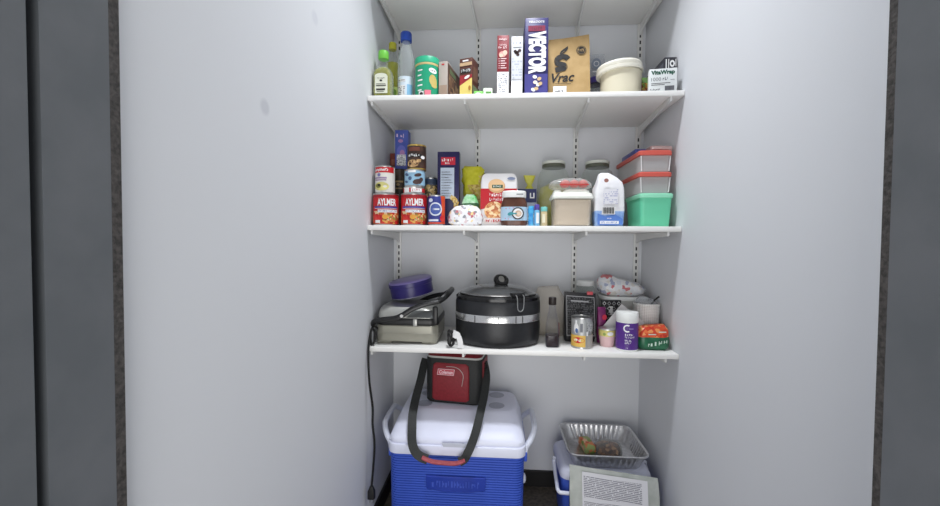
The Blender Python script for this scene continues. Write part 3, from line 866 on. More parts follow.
finish('cap', lathe(BM(), [(.0135, .061), (.0142, .062), (.0142, .076), (.012, .080)], 0, 24), mat('pale_teal_cap', (120, 196, 190), .4), t)
P = Print(cyl(.0138)); P.grid(-.008, .004, .014, .05, 0, nx=4); P.done('label', [mat('label_cream', (230, 222, 196), .5)], t)

def big_jar(loc, lab, r, h, contents, cz, lidr):
    t = thing('glass_jar', lab, 'jar', loc, 0, 'big lidded glass jars')
    finish('glass_body', lathe(BM(), [(r * .93, .0005), (r, .008), (r, h * .66), (r * .96, h * .76), (r * .84, h * .84), (r * .70, h * .885), (lidr * .95, h * .90), (lidr * .95, h * .93)], 0, 48), GLASS, t)
    finish('lid', lathe(BM(), [(lidr * .98, h * .905), (lidr * 1.02, h * .91), (lidr * 1.02, h * .945), (lidr * .97, h * .95), (lidr * .97, h * .955), (lidr * 1.03, h * .957), (lidr * 1.03, h * .992), (lidr * .96, h)], [1, 1, 1, 1, 0, 0, 0], 44), [mat('grey_green_glass_lid', (222, 224, 214), .3), mat('dark_jar_ring', (96, 98, 84), .35)], t)
    b = BM()
    loft(b, [circ(r * .88, .008, 36), circ(r * .93, .02, 36), circ(r * .92, cz * .6, 36), circ(r * .8, cz * .9, 36), circ(r * .3, cz, 36)], 0)
    finish('contents', crumple(b, .004, 30, r * 100), contents, t)
    return t
big_jar((.171, .322, Z), 'big lidded glass jar of yellow packets behind the rice container', .077, .318, mottled('yellow_packet_fill', (206, 198, 66), (236, 230, 168), 16, .4), .215, .053)
big_jar((.376, .322, Z), 'big lidded glass jar of pale contents behind the white sugar bag', .078, .318, mottled('pale_flour_fill', (214, 210, 200), (232, 230, 222), 12, .7), .13, .053)

RICE = mottled('rice_grain', (222, 210, 194), (238, 228, 214), 220, .6)
t = thing('rice_container', 'clear container filled with pale rice under a white domed lid', 'container', (.211, .030, Z))
b = BM()
loft(b, [rrect(.140, .105, .018, .0005, cy=.055), rrect(.146, .110, .020, .005, cy=.055), rrect(.154, .118, .022, .118, cy=.055)], 0)
finish('container_body', b, clear('milky_plastic', (246, 243, 238), .22, .3, (226, 218, 206)), t)
b = BM()
loft(b, [rrect(.138, .103, .017, .004, cy=.055), rrect(.143, .107, .019, .008, cy=.055), rrect(.150, .114, .021, .108, cy=.055)], 0)
finish('rice', b, RICE, t)
b = BM()
loft(b, [rrect(.164, .126, .024, .112, cy=.055), rrect(.170, .130, .026, .115, cy=.055), rrect(.170, .130, .026, .122, cy=.055), rrect(.162, .122, .024, .125, cy=.055), rrect(.158, .118, .024, .134, cy=.055), rrect(.148, .108, .03, .138, cy=.055)], 0)
loft(b, [rrect(.110, .09, .03, .137, cx=.018, cy=.055), rrect(.106, .086, .03, .147, cx=.018, cy=.055), rrect(.09, .07, .025, .152, cx=.018, cy=.055)], 0)
loft(b, [rrect(.036, .07, .017, .137, cx=-.058, cy=.05), rrect(.032, .06, .015, .146, cx=-.058, cy=.05), rrect(.02, .04, .009, .150, cx=-.058, cy=.05)], 0)
finish('lid', b, mat('mint_white_lid', (236, 238, 230), .4), t)

t = thing('tomato_packet', 'clear plastic packet with red tray strip lying on the rice container lid', 'packet', (.208, .085, Z + .1525))
b = BM()
loft(b, [rrect(.14, .07, .03, .0005, 7), rrect(.176, .09, .035, .012, 7), rrect(.172, .088, .035, .028, 7), rrect(.14, .066, .03, .040, 7), rrect(.08, .04, .018, .046, 7)], 0)
finish('film', crumple(b, .005, 28, 12), clear('white_film', (246, 246, 244), .16, .2, (236, 236, 234)), t, 60)
b = BM()
for x, rz_ in ((-.024, .0), (.014, .0), (.050, .0)):
    lathe(b, [(.004, .008), (.016, .012), (.021, .024), (.017, .036), (.004, .042)], 0, 20, x, -.012)
finish('red_fruit', b, mat('tomato_red', (206, 66, 52), .35), t)
finish('strip', box(BM(), -.050, .066, -.052, -.048, .014, .019, bev=.001), mat('red_strip', (196, 56, 52), .4), t)

SUGARW = mottled('white_paper_bag', (226, 226, 230), (238, 238, 240), 30, .6)
SUGARB = mottled('blue_bag_print', (120, 160, 220), (166, 194, 232), 40, .5)
t = thing('sugar_bag', 'white paper bag with blue base and barcode, top folded over', 'bag', (.3575, .026, Z))
b = BM()
def sg(w, d, z, cx=0, cy=.036): return rrect(w, d, min(.010, d * .3), z, 6, cx, cy)
loft(b, [sg(.106, .062, .0005), sg(.112, .068, .006), sg(.114, .070, .03), sg(.116, .070, .062), sg(.116, .070, .12), sg(.114, .066, .155), sg(.100, .056, .180, .001), sg(.074, .044, .200, -.008), sg(.052, .034, .213, -.016), sg(.034, .020, .219, -.018)], [1, 1, 1, 0, 0, 0, 0, 0, 0])
finish('paper_bag', crumple(b, .0035, 24, 14), [SUGARW, SUGARB], t, 50)
P = Print(flat(-.0028))
P.poly([(-.050, .006), (.050, .006), (.050, .030), (.02, .048), (-.02, .040), (-.050, .052)], 1).grid(-.040, .034, .010, .022, 0).scrib(-.034, .028, .012, .020, 1)
P.grid(-.034, .018, .048, .080, 0)
for i in range(13): P.grid(-.030 + i * .0035, -.0284 + i * .0035 + (i % 3) * .0006, .051, .077, 2, k=9, nx=1)
P.grid(-.028, .030, .090, .150, 3).ell(-.018, .184, .009, .008, 4).scrib(-.012, .008, .028, .036, 0)
P.done('front_print', [WHITE, mat('cobalt_print', (88, 130, 206), .5), INK, fineprint('lilac_print', (228, 228, 234), (178, 180, 206), .008, 100), mat('brown_seal', (160, 110, 100), .5)], t)

JADE = mat('mint_green_plastic', (112, 216, 174), .38)
t = thing('storage_box', 'mint green plastic storage box under two clear boxes with red lids', 'container', (.5435, .030, Z))
b = BM()
loft(b, [rrect(.110, .165, .012, .0005, cy=.10), rrect(.114, .170, .014, .004, cy=.10), rrect(.126, .190, .016, .120, cy=.10)], 0)
finish('box_body', b, JADE, t)
b = BM()
loft(b, [rrect(.130, .196, .018, .116, cy=.10), rrect(.134, .200, .018, .118, cy=.10), rrect(.134, .200, .018, .130, cy=.10), rrect(.126, .192, .016, .134, cy=.10)], 0)
finish('lid', b, mat('pale_mint_lid', (152, 228, 194), .38), t)
CLR = clear('frosted_plastic', (248, 248, 248), .46, .25, (232, 232, 232))
CORAL = mat('coral_red_lid', (208, 92, 80), .4)
def crisper(loc, lab):
    t = thing('storage_box', lab, 'container', loc, 0, 'clear storage boxes with red lids')
    b = BM()
    loft(b, [rrect(.108, .30, .010, .0005, cy=.17), rrect(.112, .304, .012, .003, cy=.17), rrect(.118, .312, .013, .068, cy=.17)], 0)
    finish('box_body', b, CLR, t)
    for sx in (-1, 1):
        finish('corner_rib', tube(BM(), [(sx * .0535, .0155, .004), (sx * .0575, .0125, .064)], .0022, 6), mat('rib_white', (228, 228, 228), .4), t)
    b = BM()
    loft(b, [rrect(.122, .316, .015, .066, cy=.17), rrect(.132, .326, .016, .068, cy=.17), rrect(.132, .326, .016, .082, cy=.17), rrect(.126, .320, .015, .0855, cy=.17)], 0)
    finish('lid', b, CORAL, t)
crisper((.5385, .030, Z + .135), 'clear storage box with red lid standing on the mint green box')
crisper((.5385, .030, Z + .2210), 'clear storage box with red lid, topmost of the container stack')
zt = Z + .3068
t = tag(finish('booklet', box(BM(), -.022, .022, -.09, .09, .0005, .022, bev=.003), mottled('dark_blue_cover', (58, 66, 136), (84, 92, 160), 40, .4), loc=(.502, .20, zt)), 'small dark blue packet on the topmost red lid', 'packet')
b = BM(); loft(b, [rrect(.08, .10, .012, .0005, 6), rrect(.092, .12, .016, .010, 6), rrect(.086, .11, .014, .024, 6), rrect(.05, .07, .012, .028, 6)], 0)
t = tag(finish('candy_packet', crumple(b, .003, 30, 15), clear('pink_film', (244, 222, 218), .4, .2, (226, 196, 192)), smooth=60, loc=(.570, .12, zt)), 'flat pinkish clear packet on the topmost red lid', 'packet')

# ================================================================== APPLIANCE SHELF (S3)
Z = S3
SIL = mat('brushed_silver', (196, 196, 190), .34, .85)
SIL_D = mat('champagne_grey_shell', (152, 150, 138), .4, .35)
t = thing('contact_grill', 'silver and black contact grill with a long curved handle', 'grill', (-.477, .045, Z))
b = BM()
def gr(w, d, r, z, cx=0, cy=.13): return rrect(w, d, r, z, 7, cx, cy)
loft(b, [gr(.258, .250, .03, .012), gr(.266, .258, .034, .018), gr(.268, .260, .036, .045), gr(.270, .262, .036, .047), gr(.268, .260, .036, .049), gr(.268, .260, .036, .078), gr(.262, .254, .034, .082)], 0)
finish('base_shell', b, SIL_D, t)
for x in (-.100, .092):
    for y in (.045, .215):
        finish('foot', loft(BM(), [rrect(.066, .06, .014, .0005, 5, x, y), rrect(.074, .066, .018, .014, 5, x, y)], 0), SIL_D, t)
b = BM()
loft(b, [gr(.266, .258, .036, .082), gr(.270, .262, .038, .086), gr(.268, .260, .036, .104), gr(.262, .254, .034, .112)], 0)
finish('black_band', b, BLACK_PL, t)
b = BM()
loft(b, [gr(.262, .250, .036, .111), gr(.258, .246, .036, .122, -.002), gr(.246, .234, .04, .142, -.006), gr(.222, .21, .05, .156, -.008), gr(.17, .15, .05, .162, -.010)], 0)
finish('lid_shell', b, SIL, t)
b = BM()
box(b, -.0, .124, .0, .012, .120, .146, bev=.004)
finish('lid_trim', loft(BM(), [[(.0, -.004, .116), (.118, -.004, .116), (.118, .01, .116), (.0, .01, .116)], [(.03, .012, .144), (.108, .012, .144), (.108, .026, .144), (.03, .026, .144)]], 0), mat('dark_grey_inset', (108, 110, 110), .35, .5), t); b.free()
# near arm: from the hinge end at the left over the pivot up to the grip at the right
arm = smooth_path([(-.142, -.004, .082), (-.136, -.014, .098), (-.100, -.020, .108), (-.045, -.022, .116), (-.015, -.022, .128), (.030, -.018, .156), (.085, -.008, .176), (.135, .006, .186)], 5)
finish('handle_arm', tube(BM(), arm, .0105, 10, ry=.012), BLACK_PL, t)
arm2 = [(p.x, .262 - p.y, p.z) for p in arm]
finish('handle_arm', tube(BM(), arm2, .0105, 10), BLACK_PL, t)
grip = smooth_path([(.135, .006, .186), (.157, .016, .200), (.172, .045, .214), (.177, .13, .220), (.172, .215, .214), (.157, .246, .200), (.135, .256, .186)], 5)
finish('grip', tube(BM(), grip, .0095, 10, ry=.013), BLACK_PL, t)
finish('hinge_block', box(BM(), .112, .134, -.004, .014, .085, .165, bev=.006), BLACK_PL, t)
finish('pivot_screw', loft(BM(), [[(-.012 + .007 * cos(a), y, .128 + .007 * sin(a)) for a in (2 * pi * i / 16 for i in range(16))] for y in (-.030, -.036)], 0), TIN, t)
finish('latch', box(BM(), .030, .048, -.010, -.001, .080, .112, bev=.003), mat('latch_grey', (170, 170, 166), .35, .6), t)
CORD = mat('black_cord_rubber', (20, 20, 21), .45)
loop = smooth_path([(-.120, .03, .05), (-.138, .0, .075), (-.146, -.02, .06), (-.144, -.03, .012), (-.138, -.035, .006), (-.128, -.03, .02), (-.130, -.02, .055), (-.138, -.032, .07), (-.145, -.045, .03),
                    (-.145, -.060, -.03), (-.140, -.062, -.14), (-.128, -.055, -.25), (-.128, -.056, -.32), (-.118, -.062, -.40), (-.122, -.066, -.50), (-.128, -.07, -.58)], 5)
finish('power_cord', tube(BM(), loop, .0048, 8), CORD, t)
pc = [c for c in t.children if c.name.startswith('power_cord')][0]
finish('plug', loft(BM(), [rrect(.014, .014, .005, -.575, 4, -.128, -.07), rrect(.030, .022, .007, -.595, 4, -.128, -.07), rrect(.030, .024, .007, -.625, 4, -.128, -.07)], 0), CORD, pc)
for dx in (-.007, .007):
    finish('prong', box(BM(), -.129 + dx, -.127 + dx, -.074, -.066, -.643, -.6245), TIN, pc)

VIOL = mat('violet_tin_paint', (46, 38, 106), .3)
t = thing('cookie_tin', 'round violet cookie tin lying tilted on top of the grill', 'tin', (-.492, .250, Z + .165))
r = .100
b = BM()
lathe(b, [(r * .97, .0), (r, .003), (r, .052)], 0, 56)
o1 = finish('tin_body', b, VIOL, t)
b = BM()
lathe(b, [(r * 1.005, .050), (r * 1.03, .052), (r * 1.03, .070), (r * .99, .076), (r * .95, .078)], [0, 0, 1, 1], 56)
o2 = finish('lid', b, [VIOL, mat('lilac_edge', (132, 120, 178), .35)], t)
o3 = finish('bottom_bead', lathe(BM(), [(r * 1.0, .0005), (r * 1.02, .003), (r * 1.0, .006)], 0, 56), mat('silver_bead', (170, 168, 184), .3, .8), t)
for o in (o1, o2, o3):
    o.rotation_euler = (radians(5), radians(-10), 0); o.location = (0, 0, .021)

GRAPH = mottled('graphite_enamel', (35, 36, 39), (41, 42, 45), 60, .36, .2)
t = thing('slow_cooker', 'large oval black slow cooker with glass lid and silver band', 'slow cooker', (-.090, .150, Z))
def ovr(a, b_, z, n=64): return circ(a, z, n, 0, 0, b_)
b = BM()
loft(b, [ovr(.166, .130, .0005), ovr(.174, .137, .003), ovr(.180, .142, .012), ovr(.184, .146, .030), ovr(.186, .148, .070), ovr(.1862, .1482, .120), ovr(.1862, .1482, .182), ovr(.182, .144, .192)], 0)
finish('housing', b, GRAPH, t)
b = BM()
loft(b, [ovr(.1862, .1482, .106), ovr(.1875, .1495, .108), ovr(.1878, .1498, .134), ovr(.1866, .1486, .136)], 0, False, False)
finish('band', b, mat('polished_band', (214, 214, 214), .22, .9), t, label='bright silver band')
b = BM()
for a in (-1.55, -.99, -1.16, -2.1):
    x, y = .1885 * cos(a), .1505 * sin(a)
    box(b, x - .0012, x + .0012, y - .002, y + .002, .107, .135)
finish('band_seam', b, BLACK_PL, t)
finish('rim', loft(BM(), [ovr(.178, .141, .190), ovr(.184, .146, .193), ovr(.185, .147, .204), ovr(.176, .138, .212), ovr(.166, .130, .212)], 0), mat('gloss_black_rim', (24, 24, 26), .15), t)
b = BM()
loft(b, [ovr(.166, .130, .212), ovr(.168, .132, .215), ovr(.168, .132, .218), ovr(.160, .124, .222), ovr(.13, .10, .238), ovr(.08, .06, .250), ovr(.03, .024, .254)], [0, 0, 0, 1, 1, 1])
gl = finish('glass_lid', b, [mat('lid_steel_rim', (150, 150, 150), .25, .9), mat('smoked_lid_glass', (78, 80, 82), .08, 0, .8, coat=.5)], t)
finish('knob_stem', lathe(BM(), [(.020, .248), (.016, .256), (.015, .266)], 0, 28), BLACK_PL, gl)
kn = finish('knob', lathe(BM(), [(.018, -.012), (.030, -.008), (.034, .0), (.032, .008), (.025, .012), (.016, .009), (.012, .008)], 0, 36, 0, 0, 1), mat('knob_black', (30, 30, 31), .22), gl, loc=(.014, -.010, .270), rot=(radians(40), 0, radians(14)))
finish('knob_inset', lathe(BM(), [(.013, .007), (.013, .0095), (.008, .011)], 0, 24, 0, 0, 1.5), TIN, gl, loc=(.014, -.010, .270), rot=(radians(40), 0, radians(14)))
for lab_, sx, ang in (('front', 1, -60), ('back', -1, 120)):
    a = radians(ang)
    lx, ly = .172 * cos(a), .136 * sin(a)
    l = finish('lid_latch', box(BM(), -.030, .030, -.014, .014, 0, .016, bev=.004), BLACK_PL, t, loc=(lx * .93, ly * .93, .213), rot=(0, 0, a + pi / 2))
    w = [(-.016, .004, .010), (-.017, .022, .006), (-.016, .027, -.012), (-.013, .026, -.048), (0, .026, -.058), (.013, .026, -.048), (.016, .027, -.012), (.017, .022, .006), (.016, .004, .010)]
    w = [(x, -y * (1 if True else 1), z) for x, y, z in w]
    finish('wire_bail', tube(BM(), smooth_path(w, 4), .0021, 6), TIN, l)
cord = smooth_path([(-.16, -.08, .03), (-.195, -.095, .02), (-.205, -.115, .045), (-.200, -.128, .07), (-.186, -.135, .055), (-.182, -.140, .02), (-.196, -.132, .008), (-.206, -.12, .03)], 5)
cc = finish('power_cord', tube(BM(), cord, .0055, 8), CORD, t)
finish('plug', box(BM(), -.206, -.190, -.150, -.130, .015, .052, bev=.005), CORD, cc)
b = BM(); ribbon(b, smooth_path([(-.184, -.138, .060), (-.174, -.146, .058), (-.160, -.150, .050), (-.153, -.151, .030), (-.150, -.151, .006)], 4), [.030] * 8 + [.022] * 9, Vector((.35, 0, 1)), .001)
finish('cord_tag', b, WHITE, cc, label='white paper cord tag')

t = thing('sauce_bottle', 'small clear sauce bottle with dark sauce and black cap', 'bottle', (.1405, .080, Z))
b = BM()
SQ = lambda w, z, r=.010: rrect(w, w, min(r, w * .48), z, 5)
loft(b, [SQ(.050, .0005), SQ(.054, .005), SQ(.054, .050), SQ(.050, .085), SQ(.040, .125), SQ(.029, .155, .014), SQ(.026, .178, .013)], 0)
finish('glass_body', b, clear('sauce_glass', (246, 247, 249), .02, .05, (120, 130, 150)), t)
finish('sauce', loft(BM(), [SQ(.0495, .003), SQ(.0532, .006), SQ(.0530, .049), SQ(.050, .051)], 0), mat('soy_sauce', (38, 18, 18), .2), t)
finish('cap', lathe(BM(), [(.0155, .176), (.0165, .178), (.0165, .205), (.014, .208)], 0, 24), mat('dark_cap', (42, 34, 32), .4), t)
P = Print(side(.0272)); P.grid(-.018, .018, .04, .10, 0); P.done('label', [mat('dusty_red_label', (170, 110, 108), .5)], t)

BEIGEBAG = clear('hazy_bag', (248, 246, 243), .30, .2, (238, 232, 222))
t = thing('clear_bag', 'hazy clear plastic bag of beige food behind the sauce bottle', 'bag', (.155, .330, Z))
b = BM()
loft(b, [rrect(.14, .12, .03, .0005, 7), rrect(.18, .15, .05, .03, 7), rrect(.19, .15, .05, .10, 7), rrect(.17, .12, .04, .16, 7), rrect(.13, .08, .03, .20, 7), rrect(.10, .03, .012, .225, 7)], 0)
finish('film', crumple(b, .015, 20, 20), BEIGEBAG, t, 60)
b = BM(); loft(b, [rrect(.12, .10, .03, .004, 6), rrect(.14, .11, .04, .02, 6), rrect(.13, .10, .04, .05, 6), rrect(.09, .07, .03, .07, 6)], 0)
finish('contents', crumple(b, .005, 24, 21), mottled('beige_biscuit', (214, 202, 182), (232, 226, 214), 30, .7), t, 60)

t = thing('glass_jar', 'pale glass jar with flat white lid against the back wall', 'jar', (.338, .372, Z))
finish('glass_body', lathe(BM(), [(.040, .0005), (.046, .006), (.046, .20), (.042, .222), (.038, .228)], 0, 40), GLASS, t)
finish('contents', lathe(BM(), [(.038, .005), (.042, .009), (.042, .17), (.02, .18)], 0, 36), mottled('pale_flour', (196, 194, 188), (212, 210, 204), 20, .7), t)
finish('lid', lathe(BM(), [(.041, .228), (.043, .230), (.043, .250), (.040, .253)], 0, 40), WHITE_PL, t)

FOILBK = mat('matte_black_pouch', (30, 30, 33), .38)
t = thing('coffee_pouch', 'black pouch with white outlined block of small print', 'bag', (.276, .170, Z), 3)
b = BM()
loft(b, [rrect(.128, .050, .012, .0005, 5, 0, .02), rrect(.136, .052, .012, .02, 5, 0, .02), rrect(.140, .040, .012, .10, 5, 0, .018), rrect(.140, .020, .008, .17, 5, 0, .016), rrect(.140, .004, .0015, .205, 5, 0, .014), rrect(.140, .003, .001, .219, 5, 0, .014)], 0)
for v in b.verts: v.co.z += (-.06 * v.co.x - .002 if v.co.z > .12 else 0)
finish('pouch', b, FOILBK, t, 50)
def cmap(x, z, o):
    zs = [(0, .052), (.02, .052), (.10, .040), (.17, .020), (.205, .004), (.3, .003)]; cyy = .018 if z < .14 else .0155
    for (a, da), (c, dc) in zip(zs, zs[1:]):
        if z <= c: d = da + (dc - da) * (z - a) / (c - a); break
    return (x, min(cyy, .0175) - d / 2 - .0035 - o, z - .06 * x * (1 if z > .12 else 0))
P = Print(cmap)
P.grid(-.060, .060, .030, .200, 1, nz=8)
for a in ((-.062, .062, .198, .201), (-.062, .062, .028, .031)): P.grid(*a, 0, k=6, nx=6)
for a in ((-.062, -.060, .028, .200), (.060, .062, .028, .200)): P.grid(*a, 0, k=6, nx=1, nz=8)
P.grid(-.042, .036, .176, .182, 0)
P.done('back_print', [mat('silver_line', (176, 176, 178), .4), PRINT_DK], t)
finish('clip', box(BM(), .030, .056, .004, .020, .207, .222, bev=.003), mat('coral_clip', (206, 84, 92), .4), t, label='coral red clip')

t = thing('snack_packet', 'slim magenta purple packet beside the black pouch', 'packet', (.3660, .165, Z))
b = BM(); loft(b, [rrect(.034, .03, .006, .0005, 5), rrect(.038, .034, .008, .04, 5), rrect(.036, .026, .006, .12, 5), rrect(.032, .006, .002, .158, 5)], 0)
finish('wrapper', crumple(b, .003, 40, 22), mottled('magenta_purple', (100, 20, 84), (140, 40, 110), 50, .35), t, 50)
P = Print(flat(-.0205)); P.ell(.008, .115, .010, .012, 0).grid(-.012, .012, .03, .038, 1)
P.done('front_print', [mat('raspberry', (206, 40, 70), .45), mat('lilac', (180, 120, 180), .5)], t)

t = can('milk_can', 'silver can with yellow and red lower label in front of the black pouch', 'can', (.2635, .083, Z), .0425, .129, mat('silver_grey_label', (176, 178, 178), .35, .3))
P = Print(cyl(.0425))
P.grid(-.066, .008, .008, .056, 0, nx=12).ell(-.022, .036, .026, .012, 1).scrib(-.038, -.006, .031, .041, 2)
P.ell(-.030, .085, .010, .022, 2).grid(-.034, -.026, .10, .118, 2, nx=2).grid(-.014, -.004, .07, .105, 3, nx=2).ell(-.028, .075, .006, .010, 4)
P.grid(.012, .050, .070, .112, 5, nx=8).grid(.012, .05, .008, .06, 6, nx=8).grid(.010, .016, .056, .072, 2, nx=2)
P.done('label_print', [mat('label_yellow', (218, 178, 84), .45), RED, WHITE, GREYINK, mat('blue_bottle', (80, 110, 160), .5), fineprint('grey_print', (176, 178, 178), (110, 112, 118), .007, 120), mat('putty', (160, 156, 150), .5)], t)

t = thing('pudding_cup', 'small pink and yellow cup with a foil top', 'cup', (.3765, .108, Z))
b = BM(); lathe(b, [(.026, .0005), (.028, .003), (.0335, .042), (.0345, .046), (.0350, .070), (.0355, .072)], [0, 0, 0, 1, 1], 36)
finish('cup_body', b, [mat('baby_pink', (232, 196, 196), .4), mat('pale_lemon', (222, 212, 130), .4)], t)
finish('foil_top', lathe(BM(), [(.036, .072), (.0375, .073), (.0375, .077), (.030, .079), (.01, .080)], 0, 36), mat('foil_lid', (206, 208, 206), .3, .7), t)
b = BM(); box(b, -.045, .02, -.008, .008, .0805, .083); bmesh.ops.rotate(b, verts=b.verts[:], cent=(0, 0, .0805), matrix=Matrix.Rotation(radians(-8), 3, 'Y'))
P = Print(cyl(.0350)); P.ell(.004, .058, .013, .008, 0).ell(-.02, .056, .006, .006, 1)
P.done('cup_print', [WHITE, mat('leafy', (150, 170, 90), .5)], t)
b.free()

PURP = mat('royal_purple_label', (84, 44, 134), .38)
t = thing('supplement_jar', 'purple plastic canister with white screw lid and white C emblem', 'canister', (.4420, .056, Z))
r = .0435
finish('canister_body', lathe(BM(), [(r * .95, .0005), (r, .004), (r, .118), (r * .96, .122)], 0, 48), WHITE_PL, t)
b = BM(); loft(b, [circ(r + .0004, .008, 48), circ(r + .0004, .060, 48), circ(r + .0004, .116, 48)], 0, False, False)
finish('paper_label', b, PURP, t)
finish('lid', lathe(BM(), [(r * 1.0, .120), (r * 1.02, .122), (r * 1.02, .150), (r * .98, .157), (r * .85, .158)], 0, 48), WHITE_PL, t)
P = Print(cyl(r + .0004))
P.ringp(-.012, .095, .010, .0155, 0, a0=radians(55), a1=radians(305)).grid(-.006, .012, .093, .0955, 1)
P.scrib(-.020, .010, .066, .073, 0).scrib(-.020, .016, .056, .063, 0).scrib(-.020, .008, .042, .050, 0).scrib(-.020, .004, .033, .040, 0).scrib(-.018, -.008, .014, .019, 1)
P.done('label_print', [mat('label_white', (238, 236, 240), .45), mat('label_lilac', (176, 160, 206), .45)], t)

t = thing('berry_bag', 'plump orange over green plastic bag beside the purple canister', 'bag', (.5525, .078, Z))
b = BM()
loft(b, [rrect(.10, .05, .02, .0005, 8), rrect(.128, .066, .03, .010, 8), rrect(.134, .070, .032, .035, 8, .001), rrect(.130, .068, .03, .054, 8, -.002), rrect(.132, .066, .03, .058, 8, -.002), rrect(.126, .060, .028, .080, 8, -.003), rrect(.10, .045, .02, .098, 8, -.004)], [0, 0, 0, 1, 1, 1])
for v in b.verts: v.co.z += max(0, v.co.z - .01) * v.co.x * 1.2
finish('bag_film', crumple(b, .004, 26, 24), [mottled('forest_green_film', (24, 84, 58), (40, 110, 76), 40, .3), cells('orange_film', [(206, 66, 40), (222, 110, 60), (190, 50, 34), (226, 150, 90), (206, 80, 44)], 70, .3)], t, 60)
P = Print(lambda x, z, o: (x, -.0385 - o, z + .018 * x)); P.scrib(-.030, .052, .018, .034, 0, slope=.012).grid(-.03, .0, .066, .070, 0).grid(.01, .04, .076, .080, 0)
P.done('bag_print', [mat('bag_lettering', (206, 226, 212), .5)], t)

WAFF = mat('white_waffle_paper', (226, 224, 218), .5)
m = WAFF; n, L = m.node_tree.nodes, m.node_tree.links
tc = n.new('ShaderNodeTexCoord'); br = n.new('ShaderNodeTexBrick')
mp = n.new('ShaderNodeMapping'); mp.inputs['Rotation'].default_value = (radians(90), 0, 0)
br.inputs['Scale'].default_value = 90; br.offset = 0; br.inputs['Color1'].default_value = C(240, 239, 236); br.inputs['Color2'].default_value = C(236, 235, 232); br.inputs['Mortar'].default_value = C(196, 194, 190)
br.inputs['Mortar Size'].default_value = .05; br.inputs['Brick Width'].default_value = .75; br.inputs['Row Height'].default_value = .6
L.new(tc.outputs['Object'], mp.inputs[0]); L.new(mp.outputs[0], br.inputs['Vector']); L.new(br.outputs['Color'], n['Principled BSDF'].inputs['Base Color'])
t = thing('paper_cup', 'tall white embossed tub behind the orange and green bag', 'cup', (.5685, .192, Z))
finish('cup_body', lathe(BM(), [(.046, .0005), (.048, .003), (.054, .165), (.056, .168), (.056, .174), (.053, .176), (.051, .170), (.046, .05)], 0, 44), WAFF, t)
b = BM(); loft(b, [rrect(.07, .07, .03, .150, 6), rrect(.088, .085, .035, .174, 6, -.002), rrect(.08, .07, .03, .186, 6, -.006), rrect(.05, .04, .015, .198, 6, -.014), rrect(.02, .014, .006, .208, 6, -.02)], 0)
finish('liner', crumple(b, .005, 26, 30), FILM, t, 60, label='clear plastic liner bag poking out of the top')
finish('spoon', tube(BM(), [(.015, 0, .16), (.030, -.01, .188), (.046, -.02, .206)], .004, 8), BLACK_PL, t)

t = thing('white_tub', 'white rectangular tub against the back wall under a printed bag', 'tub', (.505, .330, Z))
b = BM(); loft(b, [rrect(.17, .13, .03, .0005), rrect(.18, .14, .032, .006), rrect(.195, .155, .036, .176)], 0)
finish('tub_body', b, mat('translucent_white_tub', (206, 206, 202), .4), t)
b = BM(); loft(b, [rrect(.203, .163, .04, .172), rrect(.207, .167, .042, .175), rrect(.207, .167, .042, .186), rrect(.198, .158, .038, .190)], 0)
finish('lid', b, WHITE_PL, t)
PFILM = cells('red_blue_printed_film', [(228, 228, 230), (222, 222, 226), (232, 232, 232), (216, 212, 206), (226, 228, 232), (214, 218, 226), (230, 230, 232), (206, 122, 126), (222, 224, 230), (166, 172, 196), (218, 220, 226), (228, 226, 226)], 62, .25)
t = thing('bread_bag', 'clear plastic bag with red and blue print lying on the white tub', 'bag', (.496, .325, Z + .190))
b = BM()
loft(b, [rrect(.13, .09, .03, .0005, 8), rrect(.20, .13, .05, .015, 8), rrect(.215, .135, .05, .038, 8), rrect(.18, .11, .045, .062, 8, -.02), rrect(.10, .07, .03, .080, 8, -.05), rrect(.04, .02, .009, .098, 8, -.066)], 0)
finish('film', crumple(b, .009, 17, 31), PFILM, t, 60)

t = carton('tea_box', 'black box with white diamond pattern behind the purple canister', 'box', (.428, .232, Z), .088, .015, .178, mat('black_card', (30, 29, 32), .4), 4)
P = Print(flat(0))
for i in range(4):
    for j in range(7):
        x, z = -.033 + i * .022, .025 + j * .023
        P.poly([(x - .009, z), (x, z - .010), (x + .009, z), (x, z + .010)], 0 if (i + j) % 3 else 1, k=2)
        P.poly([(x - .005, z), (x, z - .006), (x + .005, z), (x, z + .006)], 2, k=3)
P.grid(-.012, .006, .11, .15, 3)
P.done('front_print', [mat('diamond_grey', (150, 150, 152), .5), mat('diamond_white', (206, 206, 206), .5), INK, WHITE], t)
t = thing('paper_sheet', 'white square paper card standing on its corner behind the purple canister', 'card', (.456, .140, Z))
b = BM(); box(b, -.062, .062, -.002, .002, -.062, .062)
bmesh.ops.rotate(b, verts=b.verts[:], cent=(0, 0, 0), matrix=Matrix.Rotation(radians(40), 3, 'Y'))
bmesh.ops.rotate(b, verts=b.verts[:], cent=(0, 0, 0), matrix=Matrix.Rotation(radians(-8), 3, 'X'))
bmesh.ops.translate(b, verts=b.verts[:], vec=(0, .0, .0872))
finish('sheet', b, mat('plain_white_card', (228, 226, 226), .55), t)

